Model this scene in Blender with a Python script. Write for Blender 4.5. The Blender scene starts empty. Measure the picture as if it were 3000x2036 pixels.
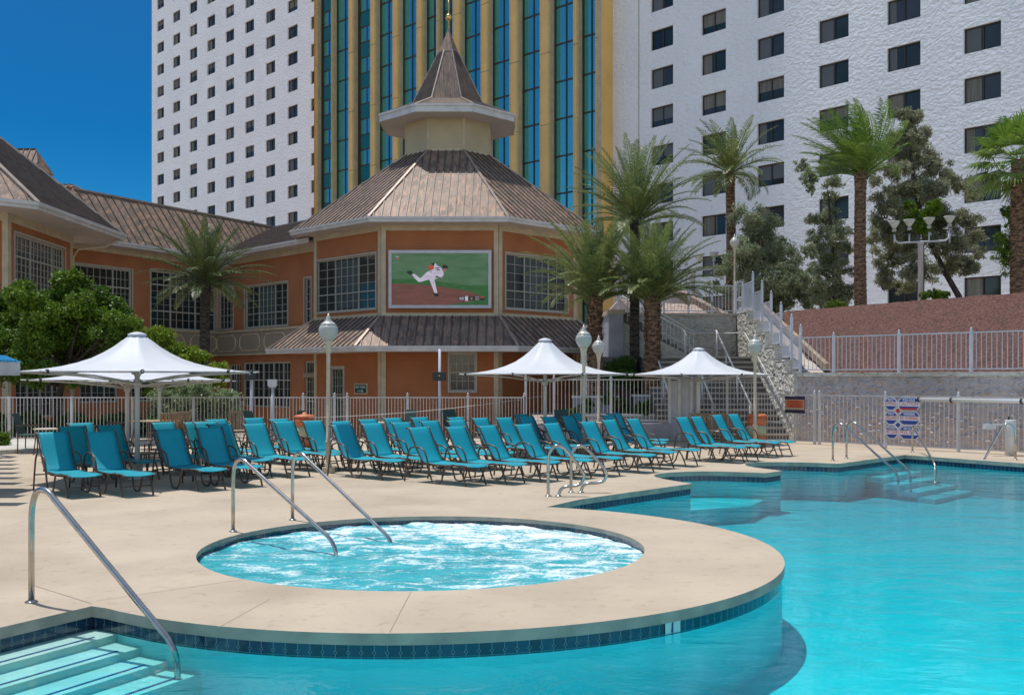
import bpy, bmesh, math, random
import numpy as np
from mathutils import Vector, noise
from mathutils.geometry import tessellate_polygon
R = math.radians
random.seed(7); rng = np.random.default_rng(11)
S = bpy.context.scene; C = S.collection

# ------------------------------------------------------------ camera, sky, sun
cam = bpy.data.objects.new('camera', bpy.data.cameras.new('camera')); C.objects.link(cam)
cam.location = (0, 0, 1.8); cam.rotation_euler = (R(90), 0, 0)
cam.data.lens = 36; cam.data.sensor_width = 36; cam.data.shift_y = 0.0297
cam.data.clip_end = 6000; cam.data.clip_start = 0.05
S.camera = cam
SH = (.215, -.185)                       # shadow shift (x, y) per metre of height
EL = math.atan(1 / math.hypot(*SH)); AZ = math.atan2(-SH[0], -SH[1])
w = bpy.data.worlds.new('World'); S.world = w; w.use_nodes = True
nt = w.node_tree; bg = nt.nodes['Background']
sky = nt.nodes.new('ShaderNodeTexSky'); sky.sky_type = 'NISHITA'; sky.sun_disc = False
sky.sun_elevation = EL; sky.sun_rotation = AZ; sky.altitude = 900; sky.air_density = 1.0
sky.dust_density = 0.15; sky.ozone_density = 3.0
# deep desert sky: the low sky is darker and more saturated than the plain model gives
wtc = nt.nodes.new('ShaderNodeTexCoord'); wsp = nt.nodes.new('ShaderNodeSeparateXYZ'); nt.links.new(wtc.outputs['Generated'], wsp.inputs[0])
cr = nt.nodes.new('ShaderNodeValToRGB'); nt.links.new(wsp.outputs[2], cr.inputs[0]); e_ = cr.color_ramp.elements
e_[0].position = 0.0; e_[0].color = (.13,.42,.54,1); e_[1].position = .85; e_[1].color = (1.9,1.45,1.05,1)
for p_, c_ in ((.09,(.05,.30,.46)),(.22,(.02,.25,.41)),(.42,(.06,.28,.46)),(.62,(1.2,1.1,.95))): k_ = e_.new(p_); k_.color = (*c_,1)
# sky half behind the viewer is brightened, as added fill on camera-facing surfaces
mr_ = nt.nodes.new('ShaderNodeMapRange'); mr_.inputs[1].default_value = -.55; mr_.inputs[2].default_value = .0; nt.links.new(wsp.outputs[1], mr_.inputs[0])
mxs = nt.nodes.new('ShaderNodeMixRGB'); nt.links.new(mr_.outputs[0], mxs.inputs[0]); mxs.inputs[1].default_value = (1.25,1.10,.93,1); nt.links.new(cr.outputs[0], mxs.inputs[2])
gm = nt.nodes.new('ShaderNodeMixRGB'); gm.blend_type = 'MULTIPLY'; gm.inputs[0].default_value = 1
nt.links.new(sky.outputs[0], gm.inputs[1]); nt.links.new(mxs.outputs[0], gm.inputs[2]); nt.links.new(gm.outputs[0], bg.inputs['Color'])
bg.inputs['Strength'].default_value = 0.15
sun = bpy.data.objects.new('sun', bpy.data.lights.new('sun', 'SUN')); C.objects.link(sun)
sun.data.energy = 3.3; sun.data.angle = R(.5); sun.data.color = (1, .955, .89)
sun.rotation_euler = Vector((-SH[0], -SH[1], 1)).to_track_quat('Z', 'Y').to_euler()
sun.location = (0, 0, 60)
S.view_settings.view_transform = 'Standard'; S.view_settings.look = 'None'
S.view_settings.exposure = 0.34; S.view_settings.gamma = 1; S.view_settings.use_curve_mapping = False
S.render.engine = 'CYCLES'
S.cycles.transparent_max_bounces = 24; S.cycles.max_bounces = 8

# ------------------------------------------------------------ helpers
def P(px, py, Y): return Vector(((px - 1500) / 3000 * Y, Y, 1.8 + (1107 - py) / 3000 * Y))
def G(px, py, z=0.0):
    Y = (1.8 - z) * 3000 / (py - 1107); return Vector(((px - 1500) / 3000 * Y, Y, z))
def lin(c): return tuple(((v / 255 / 12.92) if v <= 10 else ((v / 255 + .055) / 1.055) ** 2.4) for v in c)

def tag(o, label=None, cat=None, group=None, kind=None):
    if label: o['label'] = label
    if cat: o['category'] = cat
    if group: o['group'] = group
    if kind: o['kind'] = kind
    return o
WR = set()
def root(name, loc=(0, 0, 0), rz=0.0, world=False):
    o = bpy.data.objects.new(name, None); C.objects.link(o); o.location = loc
    if world: WR.add(o)               # its parts are written in world coordinates
    o.rotation_euler = (0, 0, rz); o.empty_display_size = .2; return o
def dup(r, loc, rz):
    c = r.copy(); C.objects.link(c); c.location = loc; c.rotation_euler = (0, 0, rz)
    for ch in [o for o in ALL if o.parent == r]:
        d = ch.copy(); C.objects.link(d); d.parent = c
        for g in [o for o in ALL if o.parent == ch]:
            e = g.copy(); C.objects.link(e); e.parent = d
    return c
ALL = []
def setpar(o, p):
    o.parent = p
    if p in WR: o.location = -Vector(p.location)
class MB:
    def __init__(s): s.v = []; s.f = []; s.sm = []
    def face(s, pts, smooth=False):
        i = len(s.v); s.v += [tuple(p) for p in pts]; s.f.append(tuple(range(i, i + len(pts)))); s.sm.append(smooth)
    def hexa(s, p):
        i = len(s.v); s.v += [tuple(q) for q in p]
        for f in ((0,3,2,1),(4,5,6,7),(0,1,5,4),(1,2,6,5),(2,3,7,6),(3,0,4,7)):
            s.f.append(tuple(i + k for k in f)); s.sm.append(False)
    def box(s, x0, x1, y0, y1, z0, z1):
        s.hexa([(x0,y0,z0),(x1,y0,z0),(x1,y1,z0),(x0,y1,z0),(x0,y0,z1),(x1,y0,z1),(x1,y1,z1),(x0,y1,z1)])
    def fbox(s, F, u0, u1, z0, z1, o0, o1):
        s.hexa([F(u0,z0,o1),F(u1,z0,o1),F(u1,z0,o0),F(u0,z0,o0),F(u0,z1,o1),F(u1,z1,o1),F(u1,z1,o0),F(u0,z1,o0)])
    def beam(s, a, b, w, h, up=(0,0,1)):
        a, b = Vector(a), Vector(b); d = (b - a).normalized(); sd = d.cross(Vector(up))
        if sd.length < 1e-4: sd = Vector((1,0,0))
        sd.normalize(); u = sd.cross(d).normalized(); sd *= w/2; u *= h/2
        s.hexa([a-sd-u,a+sd-u,b+sd-u,b-sd-u,a-sd+u,a+sd+u,b+sd+u,b-sd+u])
    def tube(s, pts, r, n=8, cap=True):
        pts = [Vector(p) for p in pts]; k = len(pts); rs = r if isinstance(r, (list, tuple)) else [r]*k
        base = len(s.v); prev = None
        for i, p in enumerate(pts):
            t = (pts[min(i+1,k-1)] - pts[max(i-1,0)]).normalized()
            if prev is None:
                a = t.orthogonal().normalized()
            else:
                a = prev - t * prev.dot(t); a = a.normalized() if a.length > 1e-6 else t.orthogonal().normalized()
            prev = a; b = t.cross(a)
            for j in range(n):
                q = p + (a*math.cos(2*math.pi*j/n) + b*math.sin(2*math.pi*j/n))*rs[i]; s.v.append(tuple(q))
        for i in range(k-1):
            for j in range(n):
                s.f.append((base+i*n+j, base+i*n+(j+1)%n, base+(i+1)*n+(j+1)%n, base+(i+1)*n+j)); s.sm.append(True)
        if cap:
            s.f.append(tuple(base+j for j in reversed(range(n)))); s.sm.append(False)
            s.f.append(tuple(base+(k-1)*n+j for j in range(n))); s.sm.append(False)
    def lathe(s, prof, c=(0,0,0), n=16, smooth=True, ph=0.0):
        base = len(s.v); k = len(prof)
        for (r, z) in prof:
            for j in range(n):
                a = ph + 2*math.pi*j/n; s.v.append((c[0]+r*math.cos(a), c[1]+r*math.sin(a), c[2]+z))
        for i in range(k-1):
            for j in range(n):
                s.f.append((base+i*n+j, base+i*n+(j+1)%n, base+(i+1)*n+(j+1)%n, base+(i+1)*n+j)); s.sm.append(smooth)
        s.f.append(tuple(base+j for j in reversed(range(n)))); s.sm.append(False)
        s.f.append(tuple(base+(k-1)*n+j for j in range(n))); s.sm.append(False)
    def prism(s, poly, z0, z1, caps=True):
        n = len(poly)
        for i in range(n):
            a, b = poly[i], poly[(i+1)%n]
            s.face([(a[0],a[1],z0),(b[0],b[1],z0),(b[0],b[1],z1),(a[0],a[1],z1)])
        if caps:
            for z in (z0, z1):
                vs = [Vector((p[0],p[1],z)) for p in poly]
                for t in tessellate_polygon([vs]): s.face([vs[k] for k in t])
    def ext(s, pts, off):
        """planar outline pts extruded by vector off"""
        off = Vector(off); pts = [Vector(p) for p in pts]; q = [p + off for p in pts]; n = len(pts)
        for t in tessellate_polygon([pts]):
            s.face([pts[k] for k in t]); s.face([q[k] for k in t])
        for i in range(n): s.face([pts[i], pts[(i+1)%n], q[(i+1)%n], q[i]])
    def build(s, name, m, parent=None, kind=None, bevel=0, fixn=True):
        me = bpy.data.meshes.new(name); me.from_pydata(s.v, [], s.f)
        me.polygons.foreach_set('use_smooth', s.sm)
        ms = m if isinstance(m, (list, tuple)) else [m]
        for q in ms: me.materials.append(q)
        if fixn:
            bm = bmesh.new(); bm.from_mesh(me); bmesh.ops.remove_doubles(bm, verts=bm.verts, dist=1e-5)
            bmesh.ops.recalc_face_normals(bm, faces=bm.faces); bm.to_mesh(me); bm.free()
        o = bpy.data.objects.new(name, me); C.objects.link(o)
        if parent: setpar(o, parent)
        if kind: o['kind'] = kind
        if bevel:
            b = o.modifiers.new('bevel', 'BEVEL'); b.width = bevel; b.segments = 2; b.limit_method = 'ANGLE'
        ALL.append(o); return o

def quads(name, A, mat, parent=None, kind=None):
    """A: (n,4,3) array of leaf quads"""
    n = len(A); me = bpy.data.meshes.new(name)
    me.vertices.add(n*4); me.loops.add(n*4); me.polygons.add(n)
    me.vertices.foreach_set('co', np.ascontiguousarray(A, dtype=np.float32).ravel())
    me.loops.foreach_set('vertex_index', np.arange(n*4, dtype=np.int32))
    me.polygons.foreach_set('loop_start', np.arange(0, n*4, 4, dtype=np.int32))
    me.polygons.foreach_set('loop_total', np.full(n, 4, dtype=np.int32))
    me.update(calc_edges=True); me.materials.append(mat)
    o = bpy.data.objects.new(name, me); C.objects.link(o)
    if parent: setpar(o, parent)
    if kind: o['kind'] = kind
    ALL.append(o); return o

# ------------------------------------------------------------ materials
MT = {}
def mat(name, col, rough=.7, metal=0.0, col2=None, nscale=3.0, bump=None, spec=.5, stretch=None, detail=5, contrast=(.35,.65), island=0, coat=0, trans=0):
    """col / col2 linear base colours mixed by noise; bump = (scale, strength, distance)"""
    m = bpy.data.materials.new(name); m.use_nodes = True; n = m.node_tree.nodes; l = m.node_tree.links
    b = n['Principled BSDF']; b.inputs['Base Color'].default_value = (*col, 1); b.inputs['Roughness'].default_value = rough
    b.inputs['Metallic'].default_value = metal; b.inputs['Specular IOR Level'].default_value = spec
    if coat: b.inputs['Coat Weight'].default_value = coat
    tc = n.new('ShaderNodeTexCoord'); src = tc.outputs['Object']
    if stretch:
        mp = n.new('ShaderNodeMapping'); mp.inputs['Scale'].default_value = stretch; l.new(src, mp.inputs[0]); src = mp.outputs[0]
    if col2:
        t = n.new('ShaderNodeTexNoise'); t.inputs['Scale'].default_value = nscale; t.inputs['Detail'].default_value = detail
        l.new(src, t.inputs['Vector']); mr = n.new('ShaderNodeMapRange')
        mr.inputs[1].default_value = contrast[0]; mr.inputs[2].default_value = contrast[1]
        l.new(t.outputs[0], mr.inputs[0]); mx = n.new('ShaderNodeMix'); mx.data_type = 'RGBA'
        mx.inputs[6].default_value = (*col, 1); mx.inputs[7].default_value = (*col2, 1)
        fac = mr.outputs[0]
        if island:
            g = n.new('ShaderNodeNewGeometry'); mm = n.new('ShaderNodeMix'); mm.inputs[0].default_value = island
            l.new(fac, mm.inputs[2]); l.new(g.outputs['Random Per Island'], mm.inputs[3]); fac = mm.outputs[0]
        l.new(fac, mx.inputs[0]); l.new(mx.outputs[2], b.inputs['Base Color'])
    if bump:
        t2 = n.new('ShaderNodeTexNoise'); t2.inputs['Scale'].default_value = bump[0]; t2.inputs['Detail'].default_value = 6
        l.new(src, t2.inputs['Vector']); bp = n.new('ShaderNodeBump'); bp.inputs['Strength'].default_value = bump[1]
        bp.inputs['Distance'].default_value = bump[2]; l.new(t2.outputs[0], bp.inputs['Height']); l.new(bp.outputs[0], b.inputs['Normal'])
    if trans:
        tr = n.new('ShaderNodeBsdfTranslucent'); ms = n.new('ShaderNodeMixShader'); ms.inputs[0].default_value = trans
        if col2: l.new(mx.outputs[2], tr.inputs[0])
        else: tr.inputs[0].default_value = (*col, 1)
        l.new(b.outputs[0], ms.inputs[1]); l.new(tr.outputs[0], ms.inputs[2]); l.new(ms.outputs[0], n['Material Output'].inputs[0])
    MT[name] = m; return m
def nodes(m): return m.node_tree.nodes, m.node_tree.links

M_deck = mat('deck_concrete', (.475,.39,.29), .75, col2=(.405,.33,.247), nscale=.9, bump=(60,.12,.01), detail=9)
def stains(m):
    n, l = m.node_tree.nodes, m.node_tree.links; b = n['Principled BSDF']; c = b.inputs['Base Color'].links[0].from_socket
    tc = n.new('ShaderNodeTexCoord')
    for sc, lo, hi, k in ((.35,.5,.72,.82),(7,.58,.70,.86),(38,.60,.68,.88)):
        t = n.new('ShaderNodeTexNoise'); t.inputs['Scale'].default_value = sc; t.inputs['Detail'].default_value = 8; t.inputs['Distortion'].default_value = .8; l.new(tc.outputs['Object'], t.inputs['Vector'])
        r = n.new('ShaderNodeMapRange'); r.inputs[1].default_value = lo; r.inputs[2].default_value = hi; l.new(t.outputs[0], r.inputs[0])
        x = n.new('ShaderNodeMix'); x.data_type = 'RGBA'; x.blend_type = 'MULTIPLY'; l.new(r.outputs[0], x.inputs[0]); l.new(c, x.inputs[6]); x.inputs[7].default_value = (k,k*.985,k*.96,1); c = x.outputs[2]
    l.new(c, b.inputs['Base Color'])
stains(M_deck)
M_cope = mat('coping_concrete', (.34,.31,.25), .8, col2=(.24,.225,.19), nscale=5, bump=(40,.2,.01))
M_ground = mat('paving', (.42,.36,.30), .85, col2=(.26,.21,.17), nscale=.6, bump=(30,.2,.01))
M_plaster = mat('pool_plaster', (.32,.74,.77), .6, col2=(.24,.66,.71), nscale=1.6)
M_step = mat('step_plaster', (.52,.64,.60), .6, col2=(.42,.56,.54), nscale=3)
M_navy = mat('navy_tile_line', (.015,.05,.20), .2)
M_steel = mat('stainless_steel', (.50,.485,.46), .18, 1.0, col2=(.38,.365,.34), nscale=9)
M_steelbar = mat('bright_steel_bar', (.80,.79,.77), .3, .5)
M_white = mat('white_paint', (.62,.61,.60), .45, col2=(.52,.51,.50), nscale=4)
M_fence = mat('fence_paint', (.60,.57,.56), .5, col2=(.46,.43,.42), nscale=3)
M_railp = mat('pale_lilac_paint', (.56,.56,.62), .5, col2=(.48,.48,.53), nscale=3)
M_post = mat('cream_post_paint', (.58,.49,.36), .5, col2=(.46,.38,.28), nscale=6)
M_umb = mat('umbrella_membrane', (.64,.66,.69), .55, col2=(.58,.60,.64), nscale=1.2, trans=.12, bump=(3,.15,.05))
M_umbp = mat('umbrella_pole_paint', (.60,.59,.57), .45)
M_dark = mat('dark_fitting', (.02,.02,.022), .4)
M_black = mat('black_case', (.012,.012,.014), .35)
M_bronze = mat('bronze_tube', (.115,.082,.062), .38, .35, col2=(.08,.058,.045), nscale=20)
M_stucco = mat('orange_stucco', (.55,.20,.065), .85, col2=(.47,.165,.058), nscale=.8, bump=(25,.3,.02))
M_trim = mat('cream_trim', (.55,.46,.31), .6, col2=(.44,.37,.26), nscale=2)
M_fascia = mat('white_fascia', (.62,.61,.60), .5, col2=(.50,.49,.48), nscale=1.5)
M_soffit = mat('soffit_board', (.55,.50,.45), .7, col2=(.48,.44,.40), nscale=.8)
M_wframe = mat('window_frame_paint', (.42,.41,.35), .5)
M_greytrim = mat('taupe_band', (.30,.25,.19), .8, col2=(.26,.215,.165), nscale=1)
M_tealblind = mat('teal_grey_blind', (.055,.085,.085), .5, col2=(.035,.06,.062), nscale=.6)
M_curtain = mat('curtain_cloth', (.22,.21,.17), .9, col2=(.12,.115,.10), nscale=2, stretch=(6,6,.2))
M_gold = mat('gold_cladding', (.84,.53,.16), .42, .1, col2=(.74,.46,.14), nscale=.5, bump=(4,.08,.05))
M_rod = mat('brass', (.75,.48,.14), .2, 1.0)
M_bin = mat('orange_bin', (.55,.16,.05), .6, col2=(.46,.13,.05), nscale=8)
M_green = mat('sage_band', (.36,.40,.26), .6)
M_blue = mat('blue_roof', (.02,.30,.55), .45, bump=(20,.2,.02))
M_slat = mat('planter_grey', (.34,.34,.38), .8, col2=(.26,.26,.30), nscale=2, bump=(20,.3,.02))
M_wood = mat('tan_timber', (.36,.26,.16), .8, col2=(.24,.16,.10), nscale=4, stretch=(1,1,1))
M_tile = mat('clay_roof_tile', (.50,.38,.30), .85, col2=(.28,.20,.16), nscale=6, bump=(8,1,.1))
M_conc2 = mat('stair_concrete', (.17,.155,.135), .85, col2=(.12,.108,.095), nscale=4, bump=(15,.3,.02))
M_hillc = mat('slope_concrete', (.50,.43,.36), .85, col2=(.42,.36,.30), nscale=3)

def clapboard():
    m = mat('orange_clapboard', (.42,.155,.058), .8, col2=(.36,.13,.05), nscale=.7); n, l = nodes(m)
    tc = n.new('ShaderNodeTexCoord'); sp = n.new('ShaderNodeSeparateXYZ'); l.new(tc.outputs['Object'], sp.inputs[0])
    a = n.new('ShaderNodeMath'); a.operation = 'MULTIPLY'; a.inputs[1].default_value = 6.2; l.new(sp.outputs[2], a.inputs[0])
    f = n.new('ShaderNodeMath'); f.operation = 'FRACT'; l.new(a.outputs[0], f.inputs[0])
    b = n.new('ShaderNodeBump'); b.inputs['Distance'].default_value = .05; b.inputs['Strength'].default_value = .8; b.invert = True
    l.new(f.outputs[0], b.inputs['Height']); l.new(b.outputs[0], n['Principled BSDF'].inputs['Normal']); return m
M_clap = clapboard()
def clap2():
    m = M_clap.copy(); m.name = 'cream_clapboard'; n, l = nodes(m)
    for q in n:
        if q.type == 'MIX': q.inputs[6].default_value = (.52,.43,.27,1); q.inputs[7].default_value = (.46,.38,.24,1)
    return m
M_clapc = clap2()
def roofmat():
    m = mat('weathered_metal_roof', (.235,.18,.145), .55, .1, col2=(.13,.10,.085), nscale=.9, bump=(2,.08,.1), detail=8, spec=.2)
    n, l = nodes(m); b = n['Principled BSDF']; mx = b.inputs['Base Color'].links[0].from_socket
    t = n.new('ShaderNodeTexNoise'); t.inputs['Scale'].default_value = 2.6; t.inputs['Detail'].default_value = 10; t.inputs['Roughness'].default_value = .7
    tc = n.new('ShaderNodeTexCoord'); mp = n.new('ShaderNodeMapping'); mp.inputs['Scale'].default_value = (2.2,.5,.5)
    l.new(tc.outputs['Object'], mp.inputs[0]); l.new(mp.outputs[0], t.inputs['Vector'])
    r = n.new('ShaderNodeMapRange'); r.inputs[1].default_value = .47; r.inputs[2].default_value = .62; l.new(t.outputs[0], r.inputs[0])
    k = n.new('ShaderNodeMix'); k.data_type = 'RGBA'; l.new(r.outputs[0], k.inputs[0]); l.new(mx, k.inputs[6]); k.inputs[7].default_value = (.36,.225,.16,1)
    l.new(k.outputs[2], b.inputs['Base Color']); return m
M_roof = roofmat()
M_rib = mat('roof_seam_metal', (.12,.095,.08), .5, .2, col2=(.07,.055,.048), nscale=2)
M_cap = mat('roof_cap_metal', (.46,.37,.31), .4, .5, col2=(.36,.29,.25), nscale=2)

def glass(name, col, rough=.05, spec=.9, col2=None):
    m = mat(name, col, rough, 0, col2=col2, nscale=.35, spec=spec, bump=(.5,.02,.2), contrast=(.3,.7)); return m
M_glassd = glass('dark_window_glass', (.010,.016,.016), .06, .5, (.03,.045,.045))
M_glassg = glass('grey_window_glass', (.030,.036,.042), .08, .5, (.055,.06,.07))
M_glassb = mat('blue_curtain_glass', (.20,.66,.64), .05, .85, col2=(.15,.56,.56), nscale=.05, bump=(.25,.03,.3))
M_glasst = mat('teal_spandrel', (.015,.15,.16), .12, .3, col2=(.02,.18,.19), nscale=.1)
M_frost = mat('frosted_globe', (.62,.63,.58), .25, col2=(.55,.56,.52), nscale=2, trans=.35)
M_lampcap = mat('lamp_cap', (.55,.53,.47), .35, .1)

def rough_stucco(name, col, col2, s1, d1, s2):
    m = mat(name, col, .8, col2=col2, nscale=.25); n, l = nodes(m)
    tc = n.new('ShaderNodeTexCoord'); mp = n.new('ShaderNodeMapping'); mp.inputs['Scale'].default_value = (1,1,1.5)
    l.new(tc.outputs['Object'], mp.inputs[0])
    a = n.new('ShaderNodeTexNoise'); a.inputs['Scale'].default_value = s1; a.inputs['Detail'].default_value = 3; a.inputs['Distortion'].default_value = .6
    b = n.new('ShaderNodeTexVoronoi'); b.inputs['Scale'].default_value = s2; b.feature = 'SMOOTH_F1'
    l.new(mp.outputs[0], a.inputs['Vector']); l.new(mp.outputs[0], b.inputs['Vector'])
    s = n.new('ShaderNodeMath'); s.operation = 'SUBTRACT'; l.new(a.outputs[0], s.inputs[0]); k = n.new('ShaderNodeMath'); k.operation = 'MULTIPLY'
    k.inputs[1].default_value = .45; l.new(b.outputs[0], k.inputs[0]); l.new(k.outputs[0], s.inputs[1])
    bp = n.new('ShaderNodeBump'); bp.inputs['Distance'].default_value = d1; bp.inputs['Strength'].default_value = 1
    l.new(s.outputs[0], bp.inputs['Height']); l.new(bp.outputs[0], n['Principled BSDF'].inputs['Normal']); return m
M_wtower = rough_stucco('white_rough_stucco', (.86,.86,.87), (.80,.80,.82), 3.2, .13, 4.2)
M_wtower2 = rough_stucco('white_fine_stucco', (.66,.66,.68), (.60,.60,.63), 2.2, .30, 2.6)
M_stone = rough_stucco('white_stone_wall', (.62,.59,.52), (.42,.39,.34), 4.0, .20, 4.5)
M_stonep = rough_stucco('pinkish_stone_wall', (.60,.52,.50), (.42,.36,.35), 4.0, .2, 4.5)
M_gravel = mat('red_gravel', (.165,.072,.054), .95, col2=(.06,.026,.02), nscale=13, bump=(14,1,.10), detail=8, contrast=(.4,.6))

def sling(name, c1, c2):
    m = mat(name, c1, .6, col2=c2, nscale=2.5, trans=.35)
    return m
M_sling = sling('turquoise_sling', (.008,.46,.58), (.006,.40,.51))

def leafm(name, a, b, trans=.25, rough=.5):
    return mat(name, a, rough, col2=b, nscale=.9, island=.6, trans=trans, spec=.35)
M_lbright = leafm('bright_green_leaves', (.17,.27,.018), (.035,.09,.010))
M_ldark = leafm('deep_green_leaves', (.08,.15,.02), (.03,.07,.012))
M_lolive = leafm('olive_grey_leaves', (.38,.38,.23), (.13,.15,.085), .4)
M_lgrey = leafm('grey_green_leaves', (.38,.42,.25), (.13,.16,.09), .4)
M_lvar = leafm('variegated_leaves', (.36,.42,.22), (.10,.16,.06))
M_palm = leafm('palm_leaflets', (.30,.35,.12), (.05,.09,.025), .25, .4)
M_palm2 = leafm('fresh_palm_leaflets', (.24,.36,.06), (.05,.12,.02), .25, .4)
M_lyel = leafm('yellow_green_leaves', (.30,.38,.03), (.09,.17,.015), .35)
M_palmd = leafm('dark_palm_leaflets', (.17,.21,.075), (.03,.06,.02), .2, .4)
M_palmy = leafm('yellow_palm_stalks', (.42,.33,.06), (.30,.24,.05), .2)
def bark(name, a, b, z=(1,1,3)):
    m = mat(name, a, .95, col2=b, nscale=5, stretch=z, bump=(7,1,.15), contrast=(.42,.58)); return m
M_bark = bark('palm_bark', (.30,.18,.105), (.09,.052,.032))
M_bark2 = bark('dark_palm_bark', (.10,.08,.065), (.028,.022,.018))
M_bark3 = bark('tree_bark', (.10,.07,.05), (.04,.03,.022), (3,3,.6))
# ------------------------------------------------------------ setting: ground, deck, pool
WZ = -.17                                  # pool water level
RC = Vector((-.9, 10.9)); RR = 3.65        # round spa island
def g2(px, py): q = G(px, py); return (q.x, q.y)
out = []
LW = Vector((-.477, -.879))                # direction of the left step wall towards the camera
c0 = Vector(g2(270, 1772))
out.append(tuple(c0 + LW*7.2)); out.append(tuple(c0 + LW*3)); out.append(tuple(c0))
a0 = math.atan2(c0.y - RC.y, c0.x - RC.x)
a1 = math.atan2(14.55 - RC.y, .55 - RC.x)
N = 72
for i in range(1, N+1):
    a = a0 + (a1 - a0 if a1 > a0 else a1 + 2*math.pi - a0)*i/N
    out.append((RC.x + RR*math.cos(a), RC.y + RR*math.sin(a)))
def smooth(pts, k=5):
    """Catmull-Rom through points"""
    r = []
    for i in range(len(pts)-1):
        p0 = Vector(pts[max(i-1,0)]); p1 = Vector(pts[i]); p2 = Vector(pts[i+1]); p3 = Vector(pts[min(i+2,len(pts)-1)])
        for j in range(k):
            t = j/k; r.append(tuple(.5*((2*p1)+(p2-p0)*t+(2*p0-5*p1+4*p2-p3)*t*t+(3*p1-p0-3*p2+p3)*t**3)))
    r.append(tuple(pts[-1])); return r
out += [g2(1700,1461), g2(2023,1416)]
out += smooth([g2(2023,1416), g2(1971,1408), g2(1925,1399), g2(1912,1392), g2(1934,1386), g2(1984,1382), g2(2061,1380), g2(2165,1382), g2(2240,1385)])[1:]
out += [g2(2287,1378.5)]
out += smooth([g2(2287,1378.5), g2(2225,1371), g2(2188,1365), g2(2180,1360), g2(2196,1355.5), g2(2242,1353), g2(2340,1353.6), g2(2455,1357.5)])[1:]
out += [g2(2650,1332)]
e = Vector(g2(3000,1357)); d = (e - Vector(g2(2650,1332))).normalized()
out += [tuple(e), tuple(e + d*11), (24, 2), (24, -2.5)]
POOL = out
out2 = [out[0]] ; 
SPA = [( -.94 + 2.37*math.cos(2*math.pi*i/72), 11.0 + 2.37*math.sin(2*math.pi*i/72)) for i in range(72)]
def offs(poly, d):
    n = len(poly); r = []
    for i in range(n):
        a, b, c = Vector(poly[i-1]), Vector(poly[i]), Vector(poly[(i+1)%n])
        t1 = (b-a).normalized(); t2 = (c-b).normalized(); n1 = Vector((t1.y,-t1.x)); n2 = Vector((t2.y,-t2.x))
        m = (n1+n2); m = m.normalized() if m.length > 1e-4 else n1
        r.append(tuple(b + m*d/max(m.dot(n1), .35)))
    return r
def area(p): return .5*sum(p[i][0]*p[(i+1)%len(p)][1]-p[(i+1)%len(p)][0]*p[i][1] for i in range(len(p)))
if area(POOL) < 0: POOL.reverse()
IN = -1                                   # offs() with negative d moves inwards for ccw outlines
def sheet(name, loops, z, m, kind='structure', lump=0):
    vs = [[Vector((p[0], p[1], z)) for p in L] for L in loops]
    flat = [v for L in vs for v in L]
    b = MB()
    for t in tessellate_polygon(vs):
        q = [flat[k] for k in t]
        if (q[1]-q[0]).cross(q[2]-q[0]).z < 0: q.reverse()
        b.face(q)
    return b.build(name, m, kind=kind)
def strip(name, poly, z0, z1, m, inward=True, kind='structure', close=True, parent=None):
    me = bpy.data.meshes.new(name); v = []; f = []; uv = []; s = 0; n = len(poly)
    for i in range(n if close else n-1):
        a, b = poly[i], poly[(i+1)%n]; L = math.dist(a, b); k = len(v)
        v += [(a[0],a[1],z0),(b[0],b[1],z0),(b[0],b[1],z1),(a[0],a[1],z1)]; f.append((k,k+1,k+2,k+3))
        uv += [(s,z0),(s+L,z0),(s+L,z1),(s,z1)]; s += L
    me.from_pydata(v, [], f); l = me.uv_layers.new(name='UVMap')
    for i, q in enumerate(uv): l.data[i].uv = q
    me.materials.append(m); o = bpy.data.objects.new(name, me); C.objects.link(o); o['kind'] = kind; ALL.append(o)
    if parent: setpar(o, parent)
    return o
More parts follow.
